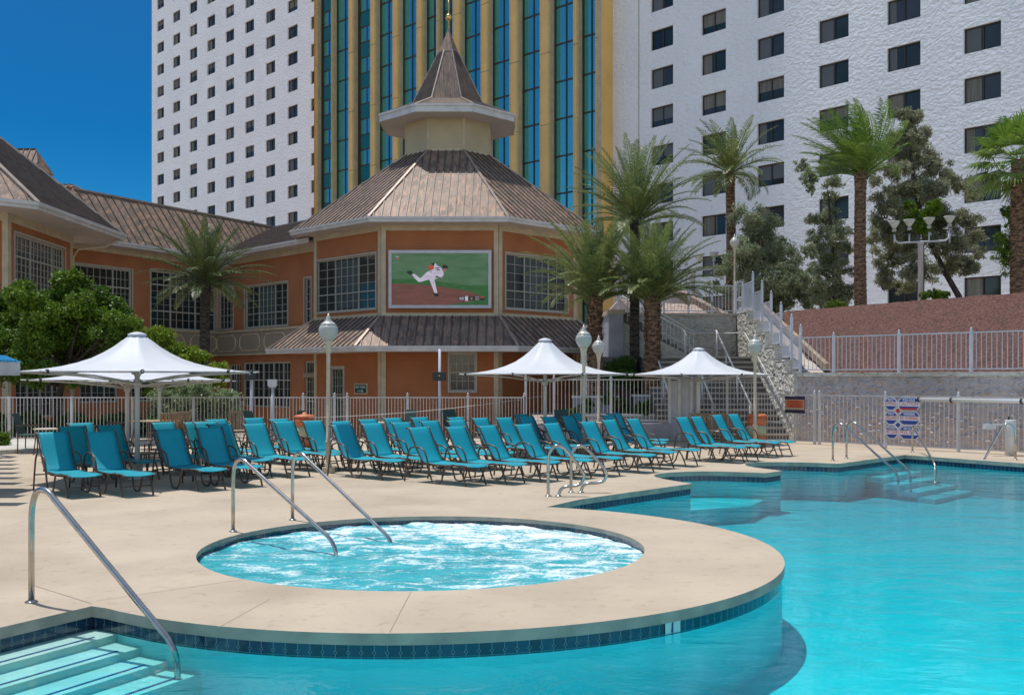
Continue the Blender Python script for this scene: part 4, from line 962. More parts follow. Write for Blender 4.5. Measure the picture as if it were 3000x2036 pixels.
# lower stair flight
r = root('lower_stairs', (6.3,32,0), world=True); tag(r, 'lower concrete stair flight climbing from the deck beside the stone wall', 'stairs')
b = MB(); n = 15; rise = 2.52/n; run = 5.1/n
for k in range(n): b.box(4.4, 8.08, 29.9+k*run+k*.0, 35.0, k*rise-(.03 if k == 0 else 0), (k+1)*rise)
b.build('steps', M_conc2, r); b = MB()
for k in range(n): b.box(4.4, 8.07, 29.9+k*run-.025, 29.9+k*run-.001, (k+1)*rise-.05, (k+1)*rise+.002)
b.build('nosing', M_wood if False else M_hillc, r)
b = MB(); b.box(3.0, 8.08, 35.002, 37, -.03, 2.52); b.build('landing', M_conc2, r)
# upper flight, running back to the left
r = root('upper_stairs', (5,36.2,0), world=True); tag(r, 'upper stair flight rising to the left towards the terrace behind the palms', 'stairs')
b = MB(); n = 10
for k in range(n): b.box(3.9, 6.2-k*.235, 35.62, 36.98, 2.52+k*.155+.002, 2.52+(k+1)*.155)
b.build('steps', M_conc2, r)
b = MB(); b.ext([(6.3,35.6,2.5),(3.9,35.6,3.7),(3.86,35.6,3.7),(3.86,35.6,-.03),(6.3,35.6,-.03)], (0,-.18,0)); b.build('flank_wall', M_stone, r)
# terrace front wall and stepped side wall
r = root('stone_terrace_wall', (7,37,0), world=True); tag(r, 'white rough stone wall under the terrace railing at the head of the stairs', 'wall')
b = MB(); b.box(3.9, 8.1, 37.0, 37.5, -.03, 4.05); b.build('wall_body', M_stone, r); b = MB(); b.box(3.95, 8.2, 36.93, 37.55, 4.05, 4.14); b.build('coping', M_hillc, r)
r = root('stepped_stone_wall', (8.3,33,0), world=True); tag(r, 'white rough stone side wall with stepped top beside the lower stairs', 'wall')
ys = [29.45,30.4,31.6,32.8,34.0,35.3,36.9]; zs = [1.95,2.3,2.75,3.2,3.65,4.08]
b = MB()
for i in range(6): b.box(8.1, 8.55, ys[i], ys[i+1], -.03, zs[i])
b.build('wall_body', M_stone, r); b = MB()
for i in range(6): b.box(8.09, 8.57, ys[i]-.01, ys[i+1]-.011, zs[i], zs[i]+.04)
b.build('coping', M_stone, r)
sb = MB(); rr2 = random.Random(9)
for k in range(190):
    y = rr2.uniform(29.6,36.6); i = max(j for j in range(6) if ys[j] <= y); zmin = max(0,(y-29.9)/5.1*2.52); z = rr2.uniform(min(zmin+.05, zs[i]-.1), zs[i]-.05); s = rr2.uniform(.03,.09); c = Vector((8.1,y,z))
    top = c+Vector((-s*.28,0,s*.12)); ring = [c+Vector((0,math.cos(a)*s*1.1,math.sin(a)*s*.7)) for a in [i*math.pi/3 for i in range(6)]]
    for i in range(6): sb.face([ring[i], ring[(i+1)%6], top], True)
for k in range(140):
    x = rr2.uniform(5.9,8.05); z = rr2.uniform(2.6,4.0); s = rr2.uniform(.04,.1); c = Vector((x,36.999,z))
    top = c+Vector((0,-s*.3,s*.12)); ring = [c+Vector((math.cos(a)*s*1.1,0,math.sin(a)*s*.7)) for a in [i*math.pi/3 for i in range(6)]]
    for i in range(6): sb.face([ring[i], ring[(i+1)%6], top], True)
sb.build('projecting_stones', M_stone, r, kind='stuff', fixn=False)
b = MB(); b.face([(8.56,29.5,1.96),(8.95,29.3,1.96),(9.0,37,4.15),(8.56,37,4.15)]); b.face([(8.56,29.5,1.9),(8.95,29.3,1.9),(8.95,29.3,1.96),(8.56,29.5,1.96)])
b.build('concrete_verge', M_hillc, kind='structure')
b = MB(); b.beam((8.98,29.25,2.12),(9.05,36.9,4.35),.14,.2); tag(b.build('timber_edging', M_wood), 'long tan timber beam edging the gravel slope beside the stepped wall', 'timber beam')
# tiled lean-to roofs on the terrace
def slab(pts, th, m, name, parent):
    pts = [Vector(p) for p in pts]; b = MB(); nn = (pts[1]-pts[0]).cross(pts[2]-pts[0]).normalized()
    if nn.z < 0: nn = -nn
    b.ext(pts, -nn*th); return b.build(name, m, parent)
r = root('tiled_outbuilding', (5.6,42,4.1), world=True); tag(r, 'low pinkish outbuilding with sloping clay tile roofs behind the terrace railing', 'building')
slab([P(1960,846,44), P(2002,850,43), P(2150,925,41), P(2100,925,42.2)], .12, M_tile, 'roof', r)
slab([P(1948,888,41.5), P(2035,892,41), P(2095,932,39.8), P(1915,932,39.8)], .12, M_tile, 'roof', r)
slab([P(1812,874,43), P(1850,880,42.5), P(1905,925,41), P(1870,925,42)], .12, M_tile, 'roof', r)
M_pink = mat('pinkish_plaster', (.46,.36,.34), .85, col2=(.40,.31,.29), nscale=1.5)
b = MB(); b.ext([P(1898,960,43.3), P(1958,851,43.3), P(2110,930,43.3), P(2110,960,43.3)], (0,1.2,0)); b.ext([P(1750,960,42.6), P(1770,925,42.6), P(1812,880,42.6), P(1890,930,42.6), P(1890,960,42.6)], (0,1.2,0)); b.build('gable_wall', M_pink, r)
r = root('grey_stair_block', (3.2,38,0), world=True); tag(r, 'plain grey white wall block below the terrace beside the orange building', 'wall')
b = MB(); b.box(3.35,3.85,35.3,50,-.03,4.0); b.build('wall_body', M_slat, r); b = MB(); b.box(3.3,3.9,35.25,50,4.0,4.15); b.build('coping', M_hillc, r)

# ------------------------------------------------------------ fences
def fence(name, label, posts, h, m, cat='fence', zb=.08, post=.035, sp=.115, finial=True, skip=(), hgt=None, group=None, rails=(0,), mid=0, pk=.008):
    """posts: (x, y, z) base points; h = height of the top rail above them"""
    x = sum(p[0] for p in posts)/len(posts); y = sum(p[1] for p in posts)/len(posts)
    r = root(name, (x, y, min(p[2] for p in posts)), world=True); tag(r, label, cat, group)
    for p in posts:
        b = MB(); b.box(p[0]-post, p[0]+post, p[1]-post, p[1]+post, p[2], p[2]+h+.03)
        if finial: b.lathe([(post*1.35,0),(post*1.35,.015),(post*.5,.03),(post*.9,.055),(post*.75,.08),(0.003,.11)], (p[0],p[1],p[2]+h+.031), 8)
        b.build('post', m, r, fixn=False)
    for i in range(len(posts)-1):
        if i in skip: continue
        a, c = Vector(posts[i]), Vector(posts[i+1]); L = (c-a).xy.length; d_ = (c-a)/L; b = MB()
        if L < .15: continue
        k = max(1, int(L/sp))
        up = Z
        b.beam(a+d_*post+up*h, c-d_*post+up*h, .035, .03); b.beam(a+d_*post+up*zb, c-d_*post+up*zb, .03, .03)
        for mz in ([mid] if mid else []): b.beam(a+d_*post+up*mz, c-d_*post+up*mz, .03, .025)
        for j in range(1, k):
            q = a + (c-a)*(j/k); b.box(q.x-pk, q.x+pk, q.y-pk, q.y+pk, q.z+zb+.015, q.z+h-.015)
        b.build('picket_panel', m, r, fixn=False)
    return r
def fx(px, Y, z=0.0): return ((px-1500)/3000*Y, Y, z)
fence('left_pool_fence', 'pale picket fence without finials in front of the leafy trees at left', [fx(x, 29.3) for x in (-120,27,210,388,567,735,796)], 1.24, M_fence, finial=False, sp=.10)
fence('centre_pool_fence', 'pale picket fence with ball finials in front of the orange building', [fx(x, 29.3) for x in (800,888,980,1017,1194,1371,1536)], 1.24, M_fence, sp=.088, finial=True)
fence('tall_planter_fence', 'taller white picket fence standing on the low planter wall', [fx(x, 29.3, .5) for x in (1540,1623,1790,1960)], 1.25, M_fence, sp=.105)
fence('stair_gate_fence', 'white picket fence across the foot of the stairs behind the last loungers', [fx(x, 29.3) for x in (2040,2130,2212)], 1.75, M_fence, sp=.10, mid=.9)
JT = (8.2,27.75,0)
fence('lower_stair_fence', 'short white picket fence right of the stairs carrying a small orange notice', [fx(2214,29.2), JT], 1.33, M_fence, sp=.10, mid=.55)
FP = [Vector((8.3,27.65,0)) + Vector((.69,-.72,0))*t for t in (0,1.87,3.74,5.61,7.5,9.4)]
fence('right_pool_fence', 'white picket fence in front of the pinkish stone retaining wall', [tuple(p) for p in FP], 1.33, M_fence, sp=.115)
FT = [Vector((8.28,29.42,1.95)) + Vector((.69,-.72,0))*t for t in (0,1.05,2.95,4.85,6.75,8.65,10.5,12.4)]
fence('slope_fence', 'white picket fence with finials on top of the retaining wall below the red gravel', [tuple(p) for p in FT], 1.0, M_railp, sp=.125)
# fence stepping down beside the stairs: level panels
r = root('stepped_stair_fence', (8.3,33,2), world=True); tag(r, 'pale fence stepping down along the side wall of the lower stairs', 'fence')
for i in range(6):
    zb_ = zs[i]+.06; y0, y1 = ys[i]+.05, ys[i+1]; b = MB(); b.box(8.28,8.35,y0-.035,y0+.035,zb_-(.0 if i == 0 else .35),zb_+1.25); b.lathe([(.045,0),(.02,.03),(.03,.06),(.003,.1)], (8.315,y0,zb_+1.25), 8); b.build('post', M_railp, r)
    b = MB(); b.beam((8.315,y0,zb_+1.0),(8.315,y1,zb_+1.0),.035,.03); b.beam((8.315,y0,zb_+.08),(8.315,y1,zb_+.08),.03,.03)
    k = int((y1-y0)/.12)
    for j in range(1,k): y = y0+(y1-y0)*j/k; b.box(8.306,8.324,y-.009,y+.009,zb_+.09,zb_+.99)
    b.build('picket_panel', M_railp, r, fixn=False)
TP = [P(px, 0, 37.1) for px in (1812,1880,1945,2017,2086,2155,2176)]; TP = [(p.x, p.y, 4.14) for p in TP]
fence('terrace_fence', 'white picket fence along the front edge of the terrace above the stone wall', TP, 1.0, M_railp, sp=.12)
# stair handrails
def rail(name, label, paths, rad, m, cat='handrail', group=None, parts=None, flange=None, n=10):
    p0 = Vector(paths[0][0]); r = root(name, (p0.x, p0.y, min(p0.z, 0) if p0.z < 1 else p0.z), world=True); tag(r, label, cat, group)
    for i, p in enumerate(paths):
        b = MB(); b.tube(p, rad if i == 0 else rad*.9, n); b.build('rail_tube' if i == 0 else (parts or 'support'), m, r, fixn=False)
    for f in flange or []:
        b = MB(); f = Vector(f); b.lathe([(rad*2.1,0),(rad*2.1,.008),(rad*1.9,.012),(rad*1.3,.014),(rad*1.2,.02)], f, 16); b.build('flange', m, r, fixn=False)
    return r
def sz(y): return max(0, (y-29.9)/5.1*2.52) if y < 35 else 2.52
for X, lab in ((4.7,'left'),(5.9,'second'),(7.0,'third')):
    y0, y1 = 30.0, 35.1; paths = [[(X,y0-.1,.95),(X,y1,sz(y1)+.9)]]
    for y in (30.1,31.8,33.5,35.0): paths.append([(X,y,sz(y)),(X,y,.95+(y-y0+.1)/(y1-y0+.1)*(sz(y1)-.05))])
    rail('stair_handrail', {4.7:'leftmost sloping white handrail of the lower stairs, behind the umbrella on the right', 5.9:'middle sloping white handrail of the lower stairs, just right of the umbrella peak', 7.0:'sloping white handrail of the lower stairs ending behind the orange striped bin'}[X], paths, .03, M_white, group='sloping stair handrails', parts='post')
rail('wall_handrail', 'white handrail fixed along the stepped stone wall of the lower stairs', [[(8.0,29.6,.75),(8.0,35.2,3.35),(7.6,36.85,3.4),(6.4,36.85,3.4),(3.95,36.85,4.75)]], .02, M_white)
rail('upper_handrail', 'white double handrail on the outer side of the upper stair flight behind the palms', [[(6.4,35.55,3.35),(4.0,35.55,4.7),(3.6,35.55,4.75)],[(6.4,35.55,2.75),(4.0,35.55,4.0)]], .02, M_white, parts='lower_rail')
b = MB()
for i in range(18): x = 6.3-i*.135; z = 2.6+i*.074; b.box(x-.01,x+.01,35.5,35.52,z-.1,z+.72)
o = b.build('baluster_panel', M_white, None); o.name = 'baluster_panel'; tag(o, 'row of white balusters below the upper stair handrail', 'balusters')

# planter wall, gate cabinet, bench blocks behind the loungers
r = root('planter_wall', (2.4,29.3,0), world=True); tag(r, 'low grey planter wall under the tall picket fence', 'wall')
b = MB(); b.box(fx(1540,29)[0], fx(1962,29.3)[0], 29.15, 29.5, -.03, .5); b.build('wall_body', M_slat, r)
r = root('gate_screen', (4.9,29.4,0), world=True); tag(r, 'tall pale grey slatted gate screen between the planter fence and the stairs', 'gate')
b = MB(); b.box(4.55,5.28,29.3,29.36,0,1.72); b.build('panel', M_railp, r); b = MB()
for x in (4.5,4.78,5.12,5.3): b.box(x-.04,x+.04,29.22,29.3,0,1.78)
b.build('frame', M_white, r)
b = MB()
r = root('low_white_walls', (3.4,33,0), world=True); tag(r, 'stepped low white capped walls seen through the tall picket fence', 'wall')
b.box(2.0,3.4,33,33.4,-.03,1.15); b.box(3.9,4.6,32.6,33,-.03,1.2); b.box(2.0,4.6,31.6,32,-.03,.62); b.build('wall_body', M_slat, r)
b = MB(); b.box(1.95,3.45,32.95,33.45,1.15,1.22); b.box(3.85,4.65,32.55,33.05,1.2,1.27); b.box(1.95,4.65,31.55,32.05,.62,.69); b.build('coping', M_white, r)

# ------------------------------------------------------------ umbrellas
def canopy(rad, prof, zb):
    """prof: (t, z) with t the fraction of the corner radius"""
    v = []; f = []; NS = 48
    def ring(t, z, off):
        for j in range(NS):
            a = 2*math.pi*j/NS; s = (j % 6)/6; c = math.cos(math.pi/8)/math.cos((s-.5)*math.pi/4)    # straight octagon side
            pull = 1-.07*math.sin(math.pi*s)*t*t; rr_ = rad*t*(c*t+(1-t))*pull
            dz = -.0*(1-abs(2*s-1))
            v.append((rr_*math.cos(a), rr_*math.sin(a), z+off-.035*math.sin(math.pi*s)*math.sin(math.pi*t)))
    for off in (0, -.012):
        for (t, z) in prof: ring(t, z, off)
    k = len(prof)
    for q in range(2):
        for i in range(k-1):
            for j in range(NS):
                a, b_, c, d_ = (q*k+i)*NS+j, (q*k+i)*NS+(j+1)%NS, (q*k+i+1)*NS+(j+1)%NS, (q*k+i+1)*NS+j
                f.append((a,b_,c,d_) if q else (a,d_,c,b_))
    for j in range(NS): f.append(((k-1)*NS+j, (k-1)*NS+(j+1)%NS, (2*k-1)*NS+(j+1)%NS, (2*k-1)*NS+j))
    return v, f
def umbrella(px, Y, rad, zr, zt, lab, a0=.2):
    loc = fx(px, Y); r = root('pool_umbrella', loc, a0); tag(r, lab, 'umbrella', 'white octagonal pool umbrellas')
    h = zt - zr; prof = [(.055,1),(.09,.93),(.14,.82),(.20,.68),(.28,.53),(.38,.375),(.5,.25),(.62,.16),(.74,.10),(.86,.055),(1,.02)]
    v, f = canopy(rad, [(t, zr+h*.95*z) for t, z in prof], 0)
    me = bpy.data.meshes.new('canopy'); me.from_pydata(v, [], f); me.polygons.foreach_set('use_smooth', [True]*len(f)); me.materials.append(M_umb)
    o = bpy.data.objects.new('canopy', me); C.objects.link(o); o.parent = r; ALL.append(o)
    b = MB(); b.lathe([(.15,h*.95-.02),(.165,h*.95),(.16,h*.955+.01),(.10,h*.98+.02),(.03,h+.02)], (0,0,zr), 24); b.build('cap', M_umb, r)
    b = MB(); b.lathe([(.044,0),(.044,zt-.1)], (0,0,0), 16); b.lathe([(.065,zr-.25),(.065,zr-.12)], n=16); b.build('pole', M_umbp, r)
    b = MB(); b.lathe([(.16,0),(.16,.02),(.10,.03),(.095,.26),(.07,.28)], n=20); b.build('base', M_umbp, r)
    for k in range(8):
        a = k*math.pi/4; c, s = math.cos(a), math.sin(a)
        b = MB(); b.tube([(.06*c,.06*s,zr-.18),(rad*.5*c,rad*.5*s,zr-.06),(rad*1.0*c,rad*1.0*s,zr+.0),(rad*1.07*c,rad*1.07*s,zr+.01)], .014, 8); o = b.build('strut', M_umbp, r)
        b = MB(); b.lathe([(.022,-.03),(.03,-.012),(.03,.03),(.012,.04)], (rad*1.0*c,rad*1.0*s,zr-.0), 8); b.build('corner_fitting', M_dark, o)
umbrella(402, 18.3, 2.0, 1.90, 2.60, 'nearest white umbrella at left, its pole among the shaded loungers', .39)
umbrella(373, 22.6, 2.05, 1.75, 2.42, 'white umbrella half hidden behind the nearest left umbrella', .2)
umbrella(468, 29.0, 2.0, 1.70, 2.40, 'farthest left umbrella, mostly hidden, its pole by the variegated shrub', .5)
umbrella(1597, 24.7, 2.05, 1.88, 2.74, 'white umbrella in the middle, its peak in front of the dark lower roof', .39)
umbrella(2047, 29.6 - 1.2, 2.05, 1.88, 2.62, 'white umbrella at right in front of the concrete stairs', .39)

# ------------------------------------------------------------ lamp posts
def lamp(p, h, gr, lab, name='globe_lamp_post', pr=.042, grp='globe lamp posts'):
    r = root(name, p); tag(r, lab, 'lamp post', grp)
    b = MB(); b.lathe([(pr*1.15,.12),(pr*1.15,.55),(pr*1.5,.56),(pr*1.5,.60),(pr,.62),(pr*.9,h-3*gr-.22),(pr*1.05,h-3*gr-.2),(pr*1.5,h-2.9*gr-.06),(pr*2.1,h-2.75*gr-.02),(pr*2.2,h-2.75*gr)], n=16); b.build('post', M_post, r)
    b = MB(); b.box(-.105,.105,-.105,.105,0,.115); b.lathe([(.07,.116),(.06,.15),(.05,.2)], n=12); b.build('base', M_post, r, bevel=.008)
    z0 = h-2.75*gr
    b = MB(); b.lathe([(gr*.52,z0+.001),(gr*.62,z0+.08*gr),(gr*.85,z0+.45*gr),(gr*.99,z0+.85*gr),(gr,z0+1.1*gr),(gr*.93,z0+1.35*gr),(gr*.78,z0+1.55*gr)], n=24); b.build('globe', M_frost, r)
    b = MB(); b.lathe([(gr*.80,z0+1.551*gr),(gr*.82,z0+1.6*gr),(gr*.6,z0+1.8*gr),(gr*.35,z0+1.98*gr),(gr*.36,z0+2.06*gr),(gr*.18,z0+2.15*gr),(gr*.24,z0+2.35*gr),(gr*.12,z0+2.5*gr),(gr*.06,z0+2.75*gr)], n=20); b.build('cap', M_lampcap, r)
lamp(fx(962,19.4), 3.02, .185, 'nearest globe lamp post, standing left of centre among the loungers')
lamp(fx(1710,23.2), 3.0, .185, 'taller looking globe lamp post of the pair beside the middle umbrella')
lamp(fx(1754,29.0), 3.0, .185, 'smaller looking globe lamp post of the pair, right of its twin')
lamp(fx(2212,26.3), 2.93, .185, 'globe lamp post in front of the stairs with the stone wall behind its lantern')
lamp((*P(2152,0,45).xy, 4.06), 4.05, .21, 'slender lamp post with a round globe up on the terrace beside a palm trunk', name='terrace_lamp_post', grp=None)
# floodlight poles
def flood(px, Y, pytop, arms, lab):
    p = P(px, pytop, Y); r = root('floodlight_pole', (p.x, p.y, 4.06), world=True); tag(r, lab, 'floodlight pole', 'four headed floodlight poles')
    b = MB(); b.lathe([(.11,0),(.11,p.z-4.06-.05),(.13,p.z-4.06-.05),(.13,p.z-4.06+.08)], (p.x,p.y,4.06), 12); b.build('pole', M_railp, r)
    x0, x1 = [P(a[0], 0, Y).x for a in (arms[0], arms[-1])]
    b = MB(); b.tube([(x0,Y,p.z+.35),(x0+.03,Y,p.z+.12),(x0+.18,Y,p.z),(x1-.18,Y,p.z+.1),(x1-.03,Y,p.z+.22),(x1,Y,p.z+.45)], .04, 8); b.build('crossbar', M_railp, r)
    for a in arms:
        q = P(a[0], a[1], Y); s = .36
        b = MB(); b.lathe([(.03,-.36),(.09,-.34),(.09,-.25),(.04,-.22),(.08,-.18),(.21,.02),(.235,.09),(.225,.09),(.19,.02),(.06,-.15),(.0,-.15)], q, 18); hd = b.build('lamp_head', M_frost, r)
        b = MB(); b.tube([(q.x,q.y,p.z),(q.x,q.y,q.z-.5)], .03, 6); b.build('bracket', M_railp, hd)
        b = MB(); b.lathe([(.11,-.17),(.27,.13),(.285,.16)], q, 18); 
flood(2697, 43, 712, [(2620,655),(2664,650),(2722,645),(2782,640)], 'four headed floodlight pole on the crest in front of the tall grey tree')
flood(2030, 50, 795, [(1988,765),(2010,758),(2048,752),(2092,745)], 'four headed floodlight pole half hidden behind the palm fronds near the terrace')

# ------------------------------------------------------------ pool handrails
def bez(pts, k=6): return smooth3(pts, k)
def smooth3(pts, k=6):
    r = []; pts = [Vector(p) for p in pts]
    for i in range(len(pts)-1):
        p0 = pts[max(i-1,0)]; p1 = pts[i]; p2 = pts[i+1]; p3 = pts[min(i+2,len(pts)-1)]
        for j in range(k):
            t = j/k; r.append(.5*((2*p1)+(p2-p0)*t+(2*p0-5*p1+4*p2-p3)*t*t+(3*p1-p0-3*p2+p3)*t**3))
    r.append(pts[-1]); return r
def handrail(b0, h, e, lab, rad=.024, bend=.16, down=.45, wz=None, drop=.0, grp='stainless pool handrails'):
    """vertical post at b0, rounded shoulder, straight slope to e, then down into the water"""
    b0, e = Vector(b0), Vector(e); d_ = (e-b0); d_.z = 0; L = d_.length; d_ /= L; R_ = bend
    top = b0 + Z*h; sl = (Vector((e.x,e.y,e.z))-(top+d_*R_)).normalized()
    pts = [b0, b0+Z*(h-R_*1.6)]
    c1 = b0+Z*(h-R_*1.6); c3 = top + d_*R_*1.0; ctrl = [c1, b0+Z*(h-R_*.35), b0+Z*(h+.0)+d_*R_*.35, c3, c3+sl*R_*.8]
    # two joined quadratic arcs give a round shoulder
    def qb(a, c, z_, n=7): return [a*(1-t)**2 + c*2*t*(1-t) + z_*t*t for t in [i/n for i in range(1,n+1)]]
    apex = b0 + d_*R_*.75 + Z*(h+.012)
    pts += qb(c1, b0+Z*(h+.0), apex); k = apex + (apex - (b0+Z*(h+.0))).normalized()*R_*.45; pts += qb(apex, k, apex + d_*R_*.9 + Z*(sl.z/ math.hypot(sl.x,sl.y))*R_*.55, 6)
    e0 = e - sl*.18; pts += [e0]; pts += qb(e0, e, e-Z*.16, 5); pts += [e-Z*down]
    rail('pool_handrail', lab, [pts], rad, M_steel, group=grp, flange=[b0], n=14)
handrail(G(92,1764), .90, G(512,1914,-.19)+Vector((.02,0,.03)), 'nearest stainless handrail at the lower left, running down to the striped pool steps', .024, .17)
e = G(985,1592,.02); handrail(G(683,1557), .84, e, 'left handrail of the spa pair, ending in a bent tip in the foam', .022)
handrail(G(857,1523), .84, G(1152,1585,-.08), 'right handrail of the spa pair, farther behind', .022)
handrail(G(2440,1350), .80, G(2632,1388,-.17), 'left handrail of the pair at the far corner steps', .024, .2)
handrail(G(2480,1343), .80, G(2668,1381,-.17), 'right handrail of the pair at the far corner steps', .024, .2)
handrail(G(2673,1325), .62, G(2742,1366,-.17), 'single steep handrail right of the blue warning signs', .024, .12)
handrail(G(2975,1347), .78, G(2870,1368,-.17), 'single handrail sloping left beside the white cylinder at the far right', .024, .2)
def grab(Y, pts, lab):
    P3 = [P(x, y, Y) for x, y in pts]; P3[0].z = 0; P3[-1].z = 0
    rail('pool_ladder_rail', lab, [smooth3(P3, 6)], .024, M_steel, 'ladder rail', group='curved ladder rails', flange=[P3[0], P3[-1]], n=14)
grab(15.6, [(1606,1453),(1606,1400),(1607,1340),(1618,1313),(1638,1306),(1660,1320),(1698,1368),(1711,1393),(1702,1416),(1682,1423),(1658,1425),(1643,1434),(1636,1452)], 'left curved ladder rail standing on the deck edge in front of the loungers')
grab(16.1, [(1673,1442),(1673,1395),(1674,1335),(1685,1312),(1705,1306),(1725,1320),(1763,1363),(1777,1385),(1770,1407),(1750,1414),(1722,1416),(1708,1424),(1702,1442)], 'right curved ladder rail standing on the deck edge in front of the loungers')

# ------------------------------------------------------------ signs on the fences
RF = Wall(tuple(FP[0].xy), tuple(FP[5].xy))
q = RF.rect(2594, 2698, 1163, 1284); r = root('warning_signs', RF.F((q[0]+q[1])/2, q[2], .06), world=True); tag(r, 'cluster of blue and red octagonal pool warning signs on the fence', 'sign')
W_, H_ = q[1]-q[0], q[3]-q[2]
def U(x): return q[0] + (x-295)/(1125-295)*W_
def V(y): return q[3] - (y-290)/(1250-290)*H_
def oct_(x0, x1, y0, y1, o, th, m, name, parent, c=.3):
    c_ = (y1-y0)*c; pts = [(x0+c_,y0),(x1-c_,y0),(x1,y0+c_),(x1,y1-c_),(x1-c_,y1),(x0+c_,y1),(x0,y1-c_),(x0,y0+c_)]
    b = MB(); b.ext([RF.F(U(x),V(y),o) for x, y in pts], RF.n.to_3d()*th); return b.build(name, m, parent)
def bar(x0, x1, y0, y1, o, m, name, parent): b = MB(); b.fbox(RF.F, U(x0), U(x1), V(y1), V(y0), o, o+.002); return b.build(name, m, parent)
xr = RF.d.to_3d()
def wtxt(s, x, y, hpx, wpx, m, parent, o=.075): text('lettering', s, hpx/960*H_*1.25, (Vector(RF.F(U(x),V(y),o)), xr, Z), parent, m, ext=.0015, wmax=wpx/830*W_)
for (x0,x1,y0,y1,words,sub_) in ((300,595,290,590,('NO','DIVING'),.5),(615,1125,290,590,('POOL RULES','CAUTION'),.5),(305,610,610,920,('NO','LIFEGUARD'),.5),(640,1125,610,920,('WARNING','NO RUNNING'),.5),(320,625,940,1245,('CAUTION','WET FLOOR'),.5),(650,1125,940,1245,('NO GLASS','POOL DEPTH'),.5)):
    pl = oct_(x0,x1,y0,y1,.050,.010,M_swhite,'sign_plate',r); oct_(x0+14,x1-14,y0+14,y1-14,.0602,.004,M_sblue,'sign_face',pl)
    ym = (y0+y1)/2; bar(x0+16,x1-16,ym-48,ym+52,.0645,M_swhite,'word_band',pl)
    wtxt(words[1], (x0+x1)/2, ym, 84, (x1-x0)*.86, M_red, pl, .0685); wtxt(words[0], (x0+x1)/2, y0+62, 66, (x1-x0)*.55, M_swhite, pl, .0662)
bar(660,1060,530,580,.0665,M_red,'red_band',pl)
for (x,y) in ((625,600),(625,925)):
    b = MB(); b.ext([RF.F(U(x+dx),V(y+dy),.070) for dx,dy in ((0,-88),(92,0),(0,88),(-92,0))], RF.n.to_3d()*.003); o = b.build('diamond_plate', M_swhite, r); b = MB(); b.ext([RF.F(U(x+dx),V(y+dy),.0735) for dx,dy in ((0,-66),(68,0),(0,66),(-68,0))], RF.n.to_3d()*.002); b.build('diamond_face', M_red if y < 700 else M_sblue, o)
LF = Wall(fx(2214,29.2)[:2], JT[:2]); q2 = LF.rect(2303,2361,1160,1209); r = root('orange_notice', LF.F((q2[0]+q2[1])/2, q2[2], .05), world=True); tag(r, 'small sunset coloured notice with orange lettering hung on the fence', 'sign')
b = MB(); b.fbox(LF.F, q2[0],q2[1],q2[2],q2[3],.045,.06); b.build('board', M_snight, r)
h_ = q2[3]-q2[2]; b = MB(); b.fbox(LF.F, q2[0]+.01,q2[1]-.01,q2[2]+h_*.2,q2[3]-h_*.2,.0602,.063); b.build('band', M_sandy, r)
b = MB(); b.fbox(LF.F, q2[0]+.05,q2[1]-.05,q2[2]+h_*.32,q2[3]-h_*.24,.0632,.065); b.build('label_patch', M_sorange, r)
text('lettering', 'POOL', h_*.25, (Vector(LF.F((q2[0]+q2[1])/2, q2[2]+h_*.66, .067)), LF.d.to_3d(), Z), r, M_red, ext=.001)
text('lettering', 'HOURS', h_*.25, (Vector(LF.F((q2[0]+q2[1])/2, q2[2]+h_*.42, .067)), LF.d.to_3d(), Z), r, M_red, ext=.001)
# steel roller tube along the fence
b = MB(); b.tube([RF.F(RF.u(2697), 1.26, .16), RF.F(RF.L+1, 1.26, .16)], .05, 20); r = root('steel_roller', RF.F(5,0,.16), world=True); tag(r, 'long polished steel tube running level along the right fence', 'steel tube'); b.build('tube', M_steelbar, r)
b = MB()
for u in (RF.u(2700), RF.u(2795), RF.u(3000)): c = Vector(RF.F(u,0,.10)); b.tube([RF.F(u-.02,1.26,.16),RF.F(u+.02,1.26,.16)], .07, 16)
b.build('bracket', M_dark, r)
# white cylinder with arm at the far right
p = G(2961,1335); r = root('pool_lift', tuple(p)); tag(r, 'white cylindrical pool lift housing with a short side arm at the far right', 'pool lift')
b = MB(); b.lathe([(.125,0),(.125,.82),(.12,.83),(.0,.835)], n=24); b.build('housing', M_white, r); b = MB(); b.box(-.62,-.125,-.03,.03,.70,.745); b.box(-.62,-.36,-.06,.06,.62,.71); b.build('arm', M_white, r); b = MB(); b.lathe([(.02,.83),(.02,.9),(.01,.92)], (-.07,-.05,0), 10); b.lathe([(.03,.72),(.03,.76)], (-.45,0,0), 10); b.build('control_knob', M_dark, r)
# speaker poles
def spk(px, Y, w_, h_, zc, top, lab):
    r = root('speaker_pole', fx(px,Y)); tag(r, lab, 'loudspeaker pole'); b = MB(); b.lathe([(.035,0),(.035,zc if top < zc else top)], n=12); b.build('pole', M_railp, r); b = MB(); b.box(-w_/2,w_/2,-.16,-.04,zc-h_/2,zc+h_/2); b.build('speaker_box', M_black, r, bevel=.015); b = MB(); b.box(-w_*.42,w_*.42,-.168,-.162,zc-h_*.4,zc+h_*.4); b.build('grille', M_dark, r)
    b = MB(); b.box(-.02,.02,-.1715,-.169,zc+.01,zc+.03); b.build('badge', M_swhite, r)
spk(1288, 27.5, .36, .24, 1.84, 2.58, 'tall pole with a black loudspeaker box in front of the orange wall')
spk(737, 28, .32, .26, 1.88, 1.7, 'pole topped by a black loudspeaker beside the variegated shrub')
r = root('white_box_post', fx(798,28)); tag(r, 'short post topped by a small white box behind the loungers', 'post'); b = MB(); b.lathe([(.03,0),(.03,1.58)], n=12); b.build('post', M_railp, r); b = MB(); b.box(-.115,.115,-.08,.08,1.58,1.76); b.box(-.09,.09,-.06,.06,1.54,1.58); b.build('box', M_white, r)
